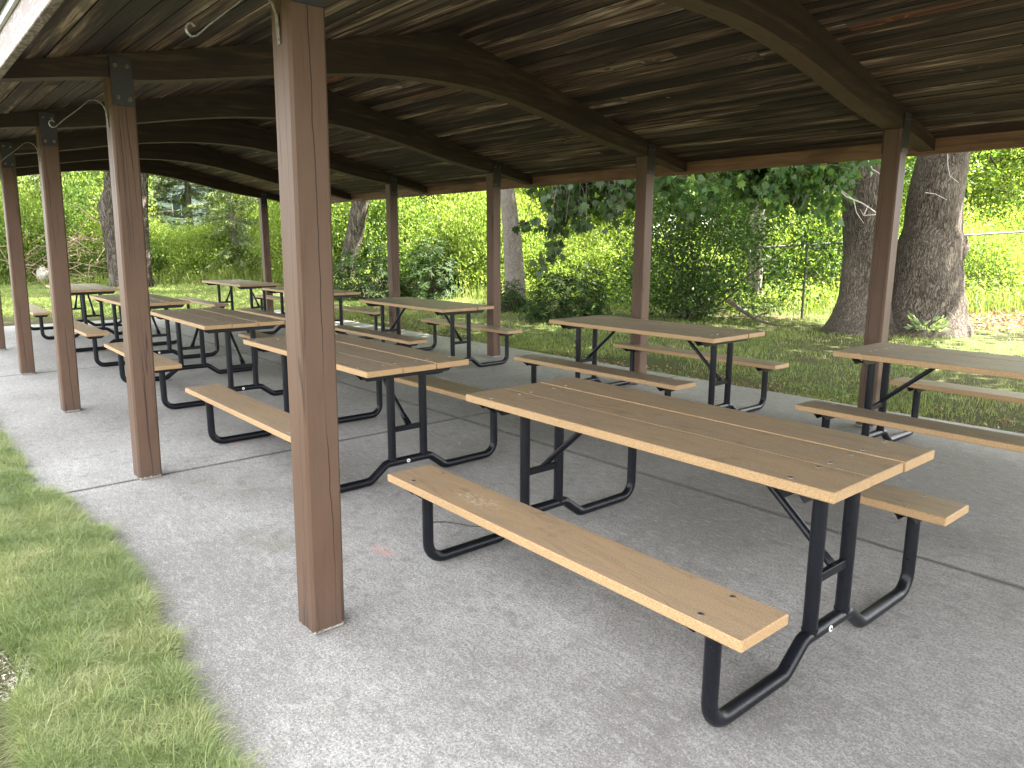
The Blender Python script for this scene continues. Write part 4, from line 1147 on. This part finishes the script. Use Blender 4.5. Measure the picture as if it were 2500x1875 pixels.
# tall weeds along the wood edge
n = 130000
dp = rng.uniform(15.5, 31, n); lf = rng.uniform(-.8, .8, n); ok = dp > np.interp(lf, EDGE_L, EDGE_D) + rng.normal(0, .5, n)
dp, lf = dp[ok], lf[ok]; gx = CX+N2[0]*dp-N2[1]*lf*dp; gy = CY+N2[1]*dp+N2[0]*lf*dp
P = np.stack([gx, gy, np.full(len(gx), -.05)], 1); hg = np.maximum((.42+.22*smooth_noise(gx, gy, 1.1, 14))*rng.uniform(.4, 1.5, len(gx)), .08)
V, F = blades(P, hg, .014, .7); tag(np_mesh('tall_weeds', V, F, M['leaf_weed']), kind='stuff')
n = 110000
dp = rng.uniform(16.5, 31, n); lf = rng.uniform(-.8, .8, n); ok = dp > np.interp(lf, EDGE_L, EDGE_D) + .6 + rng.normal(0, .4, n)
dp, lf = dp[ok], lf[ok]; gx = CX+N2[0]*dp-N2[1]*lf*dp; gy = CY+N2[1]*dp+N2[0]*lf*dp
hz = np.maximum((.45+.35*smooth_noise(gx, gy, 1.3, 15)), .06)*rng.random(len(gx))
P = np.stack([gx, gy, hz], 1); V, F = leaves(P, rand_dirs(len(P))+np.array([0, 0, .2]), .10*rng.uniform(.5, 1.4, len(P)), .6)
tag(np_mesh('undergrowth', V, F, M['leaf_bright']), kind='stuff')
# leaf litter: bare soil along the slab's edge and beside the big tree
n = 2600
u = np.concatenate([rng.uniform(-4, 13, n//2), np.full(n//2, 0.)]); v = np.concatenate([5.70+np.abs(rng.normal(0, .30, n//2)), np.zeros(n//2)])
dp = rng.uniform(13.2, 17.5, n//2); la = dp*rng.uniform(.60, .80, n//2); u[n//2:] = CX+N2[0]*dp-N2[1]*la; v[n//2:] = CY+N2[1]*dp+N2[0]*la
P = np.stack([u, v, rng.uniform(-.04, -.02, n)], 1); P[n//2:, 2] += rng.uniform(0, .05, n//2)
d = rand_dirs(n); d[:, 2] *= .25; sz = rng.uniform(.02, .055, n); sz[n//2:] *= 2.0
V, F = leaves(P, d, sz, .6, .12); tag(np_mesh('leaf_litter', V, F, M['litter']), kind='stuff')
n = 130
P = np.stack([rng.uniform(-1.2, 9, n), rng.uniform(-.3, 5.5, n), np.full(n, .004)], 1); d = rand_dirs(n); d[:, 2] *= .05
V, F = leaves(P, d, rng.uniform(.006, .018, n), .55, .08); tag(np_mesh('debris', V, F, M['debris']), kind='stuff')
# mulch flecks of the bare patch in the near lawn
n = 900
P = np.stack([rng.normal(.37, .10, n), rng.normal(-1.0, .055, n), rng.uniform(-.008, .004, n)], 1); d = rand_dirs(n); d[:, 2] *= .3
V, F = leaves(P, d, rng.uniform(.006, .022, n), .4, .08); tag(np_mesh('bark_mulch_litter', V, F, M['debris']), kind='stuff')

# ------------------------------------------------------------------ handedness
# everything above was laid out with y growing to the photographer's right; Blender's y grows to the left
done_ = set()
for o in S.objects:
    o.location.y = -o.location.y; o.rotation_euler.z = -o.rotation_euler.z
    me = o.data
    if me is None or me.name in done_: continue
    done_.add(me.name)
    c = np.empty(len(me.vertices)*3, np.float32); me.vertices.foreach_get('co', c)
    c[1::3] *= -1; me.vertices.foreach_set('co', c); me.flip_normals(); me.update()

# ------------------------------------------------------------------ light
to_sun = Vector((-.46, -.70, 1.25)).normalized()
sun = bpy.data.lights.new('sun', 'SUN'); sun.energy = 5.0; sun.angle = R(.53); sun.color = (1, .95, .86)
so = bpy.data.objects.new('sun', sun); COL.objects.link(so); so.rotation_euler = to_sun.to_track_quat('Z', 'Y').to_euler(); so.location = (0, 0, 30)
w = bpy.data.worlds.new('World'); S.world = w; w.use_nodes = True
nt = w.node_tree; bg = nt.nodes['Background']; sky = nt.nodes.new('ShaderNodeTexSky'); sky.sky_type = 'NISHITA'; sky.sun_disc = False
sky.sun_elevation = math.asin(to_sun.z); sky.sun_rotation = math.atan2(to_sun.x, to_sun.y)
sky.air_density = 1.0; sky.dust_density = 2.0; sky.ozone_density = 1.0
tcw = nt.nodes.new('ShaderNodeTexCoord'); nz = nt.nodes.new('ShaderNodeTexNoise'); nz.inputs['Scale'].default_value = 2.6; nz.inputs['Detail'].default_value = 6
nt.links.new(tcw.outputs['Generated'], nz.inputs['Vector'])
rp = nt.nodes.new('ShaderNodeValToRGB'); rp.color_ramp.elements[0].position = .34; rp.color_ramp.elements[0].color = (.35, .35, .35, 1); rp.color_ramp.elements[1].position = .60; rp.color_ramp.elements[1].color = (.95, .95, .95, 1)
nt.links.new(nz.outputs[0], rp.inputs[0])
mxw = nt.nodes.new('ShaderNodeMix'); mxw.data_type = 'RGBA'; nt.links.new(rp.outputs[0], mxw.inputs[0]); nt.links.new(sky.outputs[0], mxw.inputs[6]); mxw.inputs[7].default_value = (7.6, 7.5, 7.3, 1)   # thin white cloud
nt.links.new(mxw.outputs[2], bg.inputs[0]); bg.inputs[1].default_value = .085

# ------------------------------------------------------------------ camera
cam = bpy.data.cameras.new('camera'); cam.sensor_width = 36; cam.lens = 1771.92/2500*36; cam.clip_end = 600; cam.clip_start = .05
co = bpy.data.objects.new('camera', cam); COL.objects.link(co)
f = Vector((math.cos(YAW)*math.cos(PITCH), -math.sin(YAW)*math.cos(PITCH), -math.sin(PITCH)))
r0 = Vector((-math.sin(YAW), -math.cos(YAW), 0)); u0 = r0.cross(f)
rr_ = r0*math.cos(ROLL) + u0*math.sin(ROLL); uu_ = -r0*math.sin(ROLL) + u0*math.cos(ROLL)
mw = Matrix((rr_, uu_, -f)).transposed().to_4x4(); mw.translation = (CX, -CY, CZ)
co.matrix_world = mw
S.camera = co
S.view_settings.view_transform = 'Standard'; S.view_settings.look = 'None'; S.view_settings.gamma = 1; S.view_settings.exposure = 3.7
S.render.engine = 'CYCLES'
S.cycles.max_bounces = 10; S.cycles.diffuse_bounces = 6; S.cycles.transmission_bounces = 6; S.cycles.transparent_max_bounces = 8
S.cycles.use_denoising = True
S.cycles.sample_clamp_indirect = 6
